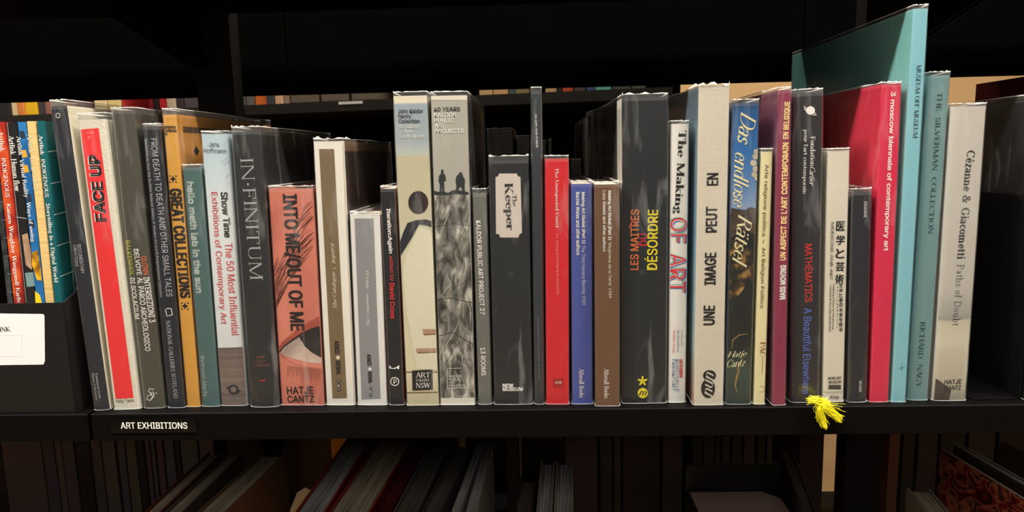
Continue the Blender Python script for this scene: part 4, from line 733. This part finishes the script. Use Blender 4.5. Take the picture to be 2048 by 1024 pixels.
# ------------------------------------------------------------------ right end: metal bookend and the large book beyond it
xe = onY(2048, 500, .02).x+.006
def prof_round(y0, z1, r, n=8): return [(.30, .001), (.30, z1)]+[(y0+r-r*math.sin(math.radians(90*k/n)), z1-r+r*math.cos(math.radians(90*k/n))) for k in range(n+1)]+[(y0, .001)]
be = root('bookend', (xe-.004, 0, 0), 'black sheet-metal bookend with a rounded corner beside the pearl grey book', 'bookend')
be_y0 = .012; be_z = .20
extrude('upright_plate', [(p[0], p[1]) for p in prof_round(be_y0, be_z, .035)], 'x', -.0006, .0006, be, cm('bookend_black', (10, 10, 11), .3, spec=.4)); box('foot_plate', (-.045, .0006, be_y0, .14, .0003, .0012), be, cm('bookend_black', 0), .0002)
o, _, _, _ = book_at((xe, .006, .0003), 0, .045, .292, .24, 'large glossy black book in a scuffed sleeve at the far right edge of the shelf', cm('gloss_black_cover', (27, 27, 31), .3, var=.5, scale=12), sleeve=.004, seed=40, bulge=.001, r=.003)
# ------------------------------------------------------------------ books on the opposite side of the rack, fore-edges and spines glimpsed through the gaps
db = cm('umber_board', (46, 38, 32), .5, var=.1); dj = cm('dark_plum_board', (40, 30, 30), .5, var=.1)
def opp(px0, px1, ptop, d, label, m, y=.36, lean=0, sleeve=.003, z0=.0004, h=None, grp='books on the opposite side of the rack', pg=None):
    a, b = onY(px0, ptop, y), onY(px1, ptop, y); Wd = b.x-a.x; H = (a.z+b.z)/2-z0 if h is None else h
    return book_at((a.x-lean*H, y, z0), lean, Wd, H, d, label, m, sleeve=sleeve, seed=int(px0), bulge=.0003, r=.001, group=grp, hard=True, pages=pg)
opp(972, 1026, 260, .2, 'dark brown book seen behind the slim mid-grey one', db); opp(1032, 1060, 275, .2, 'dark brown book glimpsed left of the slim slate spine', db, .365)
opp(1080, 1092, 284, .2, 'thin dark book glimpsed just right of the slim slate spine', dj); opp(1096, 1104, 282, .2, 'very thin dark book in the gap above the red spine', dj)
opp(1140, 1163, 322, .2, 'short dark book with a red top edge behind the blue spine', dj, .36, pg=cm('red_pages', (190, 40, 34), .6)); opp(1165, 1176, 245, .2, 'tall thin dark book glimpsed left of the widest charcoal book', db, .365, sleeve=.006)
book_at((.588, .03, .0003), 0, .04, .328, .27, 'dark maroon book at the upper right, standing beyond the glossy black one', cm('maroon_board', (96, 24, 24), .5), seed=50)
# ------------------------------------------------------------------ rack across the far aisle
YF = 1.62
# it stands at a slight angle to the near rack
P0 = onY(0, 232, YF); FY = math.radians(-10.7); FU = Vector((math.cos(FY), math.sin(FY))); zf = P0.z
def farx(px, py=215):
    r = ray(px, py); d_ = Vector((P0.x-EYE.x, P0.y-EYE.y))
    return (r.y*d_.x-r.x*d_.y)/(r.x*FU.y-r.y*FU.x)
far = root('far_shelving_rack', (P0.x, P0.y, FLOOR), 'black library rack across the far aisle, seen through the slit above the books', 'shelving', None, (0, 0, FY))
def fbox(name, x0, x1, y0, y1, z0, z1, m, bev=.001): o = box(name, (x0, x1, y0, y1, z0-FLOOR, z1-FLOOR), far, m, bev); return o
xa, xb = -.5, farx(1345)
lipm = cm('far_lip_grey', (42, 38, 35), .5, var=.05)
fbox('shelf', xa, xb, -.004, .3, zf-.03, zf, lipm); fbox('back_panel', xa, xb, .30, .31, FLOOR, 1.1, BLACK); fbox('side_panel', xb, xb+.02, 0, .3, FLOOR, 1.1, BLACK); fbox('shelf', xa, xb, -.004, .3, zf+.36, zf+.39, BLACK); fbox('shelf', xa, xb, -.004, .3, zf-.39, zf-.36, BLACK)
def farloc(t, dy, z): return (P0.x+FU.x*t-FU.y*dy, P0.y+FU.y*t+FU.x*dy, z)
cols = [((-40, -14), (60, 60, 62), 'grey'), ((-14, 14), (44, 42, 42), 'black'), ((15, 30), (222, 196, 150), 'cream'), ((30, 44), (206, 128, 66), 'orange'), ((44, 68), (226, 178, 40), 'bright yellow'), ((69, 86), (70, 62, 66), 'dark grey'), ((87, 100), (146, 96, 82), 'rosy brown'), ((100, 118), (90, 80, 70), 'taupe'), ((119, 140), (120, 60, 50), 'rust'),
        ((186, 210), (230, 210, 160), 'pale yellow'), ((211, 237), (232, 206, 140), 'straw'), ((238, 243), (196, 50, 50), 'thin red'), ((294, 302), (120, 24, 34), 'thin crimson'), ((303, 312), (40, 36, 38), 'black'), ((313, 330), (216, 50, 62), 'bright red'), ((331, 348), (222, 200, 176), 'cream'), ((349, 362), (70, 64, 68), 'dark grey'), ((363, 392), (96, 88, 92), 'grey'),
        ((472, 488), (96, 88, 86), 'grey'), ((489, 505), (110, 104, 102), 'mid grey'), ((506, 530), (236, 118, 52), 'bright orange'), ((531, 546), (70, 74, 80), 'slate'), ((547, 563), (232, 184, 150), 'peach'), ((564, 576), (160, 140, 120), 'tan')]
cols += [((958, 984), (226, 184, 130), 'peach'), ((985, 1015), (226, 180, 126), 'apricot'), ((1016, 1030), (90, 106, 120), 'slate'), ((1031, 1056), (150, 130, 96), 'olive'), ((1090, 1112), (210, 176, 120), 'sand'), ((1113, 1124), (60, 56, 50), 'black'), ((1125, 1145), (206, 86, 54), 'vermilion'), ((1146, 1170), (90, 76, 70), 'umber'), ((1171, 1190), (84, 90, 150), 'violet blue'), ((1191, 1222), (104, 186, 160), 'mint green'), ((1223, 1260), (86, 84, 80), 'dark grey'), ((1261, 1290), (100, 96, 92), 'grey')]
used = {}
for i, ((p0, p1), rgb, nm) in enumerate(cols):
    x0_, x1_ = farx(p0), farx(p1); used[nm] = used.get(nm, 0)+1
    where = 'at the left end of the far rack' if p0 < 150 else ('left of the upright post on the far rack' if p0 < 400 else ('right of the upright post on the far rack' if p0 < 600 else 'in the middle of the slit, on the far rack'))
    book_at(farloc(x0_, .006+.004*(i % 3), zf+.0004), 0, x1_-x0_, .24+.012*((i*7) % 5), .16, f'{nm} spine {where}', mat('far_'+nm.replace(' ', '_')+str(i), rgb, .5, var=.05), seed=i, bulge=.0008, r=.002, yaw=FY, group='lit books on the far rack')
for i, (p0, p1) in enumerate(((577, 636), (638, 696), (699, 756))):
    x0_, x1_ = farx(p0, 200), farx(p1, 200)
    bx_ = root('archive_box', farloc((x0_+x1_)/2, .01, zf+.0004), ('grey-brown archive box nearest the orange spine on the far rack', 'middle grey-brown archive box on the far rack', 'grey-brown archive box nearest the sand printed book, on the far rack')[i], 'box', 'archive boxes on the far rack', (0, 0, FY)); hw = (x1_-x0_)/2-.002
    ab = cm('archive_grey', (112, 98, 84), .7, var=.05); box('body', (-hw, hw, 0, .2, 0, .2), bx_, ab, .002); box('lid', (-hw-.001, hw+.001, -.0015, .202, .2, .24), bx_, ab, .002)
fl_ = root('shelf_tag', farloc(farx(703), -.0045, zf-.006), 'small white paper tag on the lip of the far shelf', 'label', None, (0, 0, FY)); box('tag_card', (-.038, .038, -.0006, 0, -.004, .004), fl_, WHITE, .0002)
fbox('shelf', xa, xb, -.004, .3, -.98, -.95, BLACK); fbox('shelf', xa, xb, -.004, .3, -.58, -.55, BLACK)
for p0, p1, rgb, nm in ((600, 627, (226, 210, 180), 'white'), (629, 646, (222, 150, 40), 'amber')):
    x0_, x1_ = farx(p0, 900), farx(p1, 900)
    book_at(farloc(x0_, .004, -.9496), 0, x1_-x0_, .30, .16, f'{nm} book low on the far rack, glimpsed above the beige divider card', mat('far_low_'+nm, rgb, .5), seed=3, bulge=.0008, r=.002, yaw=FY)
# ------------------------------------------------------------------ the lower shelf, seen from above under the lip
ZL = -.4246
def lower(pf, pb, width_px, ztop, d, label, m, y0=None, pages=None, th=True, cat='book', hard=True, h=None, sleeve=0):
    """top left edge of a standing book through two sighted points; width measured along y=1024"""
    a, b = onZ(*pf, ztop), onZ(*pb, ztop); c_ = onZ(pf[0]+width_px, pf[1], ztop)
    yaw = math.atan2(b.x-a.x, b.y-a.y); dirv = Vector((math.sin(yaw), math.cos(yaw))); Wd = (c_.x-a.x)*math.cos(yaw)
    # back end at b
    org = Vector((b.x, b.y))-dirv*d
    return book_at((org.x, org.y, ZL), 0, Wd, ztop-ZL, d, label, m, yaw=-yaw, hard=hard, bulge=.0005, r=.001, pages=pages, group='books on the lower shelf', sleeve=sleeve)
pg1 = pages_mat('pages_warm', (196, 178, 150), .55); pg2 = pages_mat('pages_cool', (186, 180, 176), .5); rb = cm('red_board', (150, 44, 30), .5); tb = cm('tan_board', (120, 92, 66), .6)
lower((287, 1024), (417, 904), 36, -.14, .2, 'lower shelf book with rust-edged boards, leftmost of the pale page tops', cm('rust_board', (110, 48, 34), .5), pages=pg1)
lower((328, 1024), (456, 906), 38, -.142, .19, 'lower shelf book with plain grey covers beside the rust-edged one', cm('dusty_board', (96, 84, 74), .6), pages=pg1)
lower((393, 1024), (523, 906), 60, -.14, .2, 'lower shelf book with cream page top left of the beige divider card', tb, pages=pg1)
dvp = onZ(612, 1000, -.15); dv = root('divider_card', (dvp.x, dvp.y, ZL), 'beige divider card with rounded top among the lower books', 'divider')
extrude('card', [(-.020, 0), (.020, 0), (.020, .262), (.014, .282), (.0, .290), (-.010, .284), (-.020, .262)], 'y', 0, .0015, dv, cm('beige_card', (170, 150, 116), .7, var=.05))
lower((590, 1024), (692, 879), 62, -.13, .24, 'lower shelf book with red boards and streaked grey page tops', rb, pages=pg2)
lower((656, 1024), (757, 879), 86, -.13, .24, 'lower shelf book with red boards and smooth cream page tops', rb, pages=pg1)
lower((747, 1024), (832, 879), 34, -.13, .24, 'dark red cloth book on the lower shelf beside the red-boarded pair', cm('oxblood', (90, 22, 28), .5), pages=cm('oxblood', 0))
lower((786, 1024), (857, 889), 50, -.13, .23, 'grey lower shelf book right of the oxblood one', cm('grey_board', (96, 92, 84), .6), pages=pages_mat('pages_dim', (110, 104, 92), .6))
lower((842, 1024), (913, 887), 40, -.13, .23, 'plum-grey lower shelf book left of two thin pamphlets', cm('plum_grey_board', (80, 68, 70), .6), pages=pages_mat('pages_dim', 0))
lower((902, 1024), (954, 888), 18, -.132, .2, 'left thin pamphlet with pale edge on the lower shelf', cm('pale_board', (170, 164, 154), .5), pages=pg2, hard=False); lower((931, 1024), (969, 889), 22, -.132, .2, 'right thin pamphlet with pale edge on the lower shelf', cm('pale_board', 0), pages=pg2, hard=False)
lower((1028, 1024), (1040, 956), 38, -.15, .14, 'low dark book on the lower shelf beside the twin page blocks', cm('brown_black_board', (50, 42, 38), .5), pages=pages_mat('pages_brown', (100, 84, 78), .6))
lower((1072, 1024), (1082, 922), 33, -.14, .18, 'left of two lower shelf books with upright pale page tops', cm('ash_board', (150, 140, 124), .5), pages=pg2); lower((1107, 1024), (1112, 922), 40, -.14, .18, 'right of two lower shelf books with upright pale page tops', cm('ash_board', 0), pages=pg2)
# dark box with beige top card
bb = onZ(1478, 985, -.16); lo = root('cardboard_box', (bb.x-.008, bb.y-.05, ZL), 'black open box holding a brown-grey card, on the lower shelf', 'box')
box('body', (-.056, .056, 0, .055, 0, .266), lo, card, .001); box('flap', (-.056, .056, .05, .056, .25, .30), lo, card, .001); extrude('card', [(-.052, -.06), (.05, -.06), (.05, .03), (.034, .046), (-.052, .046)], 'z', .266, .2675, lo, cm('brown_grey_card', (150, 122, 108), .7, var=.04))
lower((1604, 1024), (1560, 893), 30, -.13, .2, 'dark lower shelf book with grey top, right of the black box', cm('near_black_board', (40, 36, 36), .5), pages=cm('dark_pages', (66, 58, 56), .7))
pgk = lower((1852, 1024), (1813, 975), 48, -.16, .16, 'grey page block book in front of the patterned magazine', cm('stone_board', (150, 138, 124), .6), pages=pg1)
lower((2062, 1008), (1880, 897), 10, -.13, .25, 'red and brown patterned magazine leaning at the lower right', noise_mat('graffiti_print', [(.36, (60, 24, 22)), (.46, (150, 40, 40)), (.52, (196, 120, 80)), (.58, (90, 40, 36)), (.7, (60, 50, 56))], 34, (1, 1, 1), dist=1.8), hard=False, cat='magazine')
lower((2080, 990), (1905, 889), 14, -.125, .25, 'thin book with sleeved cover directly behind the patterned magazine', cm('dusk_board', (90, 66, 58), .4), hard=False, sleeve=.003)
lower((2140, 960), (1995, 885), 18, -.125, .25, 'dark book with an ochre edge at the lower right corner', cm('dark_ochre_board', (92, 66, 38), .5), hard=True)
# opposite side of the lower level: fore-edges and spines
ORD = 'first second third fourth fifth sixth seventh eighth ninth tenth eleventh twelfth thirteenth fourteenth fifteenth sixteenth seventeenth eighteenth nineteenth twentieth twenty-first twenty-second twenty-third twenty-fourth twenty-fifth'.split()
xs = [(-30, 14), (15, 95), (97, 120), (122, 135), (136, 160), (163, 192), (194, 214), (216, 242), (247, 262), (264, 284), (286, 300), (303, 312), (314, 322), (325, 338), (341, 360), (362, 372), (374, 408), (411, 440)]
for i, (p0, p1) in enumerate(xs):
    y = .352; a, b = onY(p0, 900, y), onY(p1, 900, y); ln = -.05
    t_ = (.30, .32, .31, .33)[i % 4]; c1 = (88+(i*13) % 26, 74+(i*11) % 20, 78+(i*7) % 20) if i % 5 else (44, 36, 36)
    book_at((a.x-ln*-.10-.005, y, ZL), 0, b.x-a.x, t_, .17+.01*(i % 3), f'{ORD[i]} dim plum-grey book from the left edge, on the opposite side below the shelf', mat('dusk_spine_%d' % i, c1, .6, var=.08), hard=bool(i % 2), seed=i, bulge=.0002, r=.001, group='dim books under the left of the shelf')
xs = [(500, 560), (563, 590), (840, 865), (870, 905), (1012, 1036), (1130, 1195), (1200, 1225), (1228, 1242), (1246, 1320), (1326, 1366), (1386, 1405), (1408, 1428), (1430, 1442), (1445, 1460), (1464, 1484), (1488, 1510), (1515, 1530), (1534, 1545), (1600, 1648), (1778, 1800), (1806, 1830), (1836, 1876), (1880, 1930), (1936, 1990), (1996, 2060)]
for i, (p0, p1) in enumerate(xs):
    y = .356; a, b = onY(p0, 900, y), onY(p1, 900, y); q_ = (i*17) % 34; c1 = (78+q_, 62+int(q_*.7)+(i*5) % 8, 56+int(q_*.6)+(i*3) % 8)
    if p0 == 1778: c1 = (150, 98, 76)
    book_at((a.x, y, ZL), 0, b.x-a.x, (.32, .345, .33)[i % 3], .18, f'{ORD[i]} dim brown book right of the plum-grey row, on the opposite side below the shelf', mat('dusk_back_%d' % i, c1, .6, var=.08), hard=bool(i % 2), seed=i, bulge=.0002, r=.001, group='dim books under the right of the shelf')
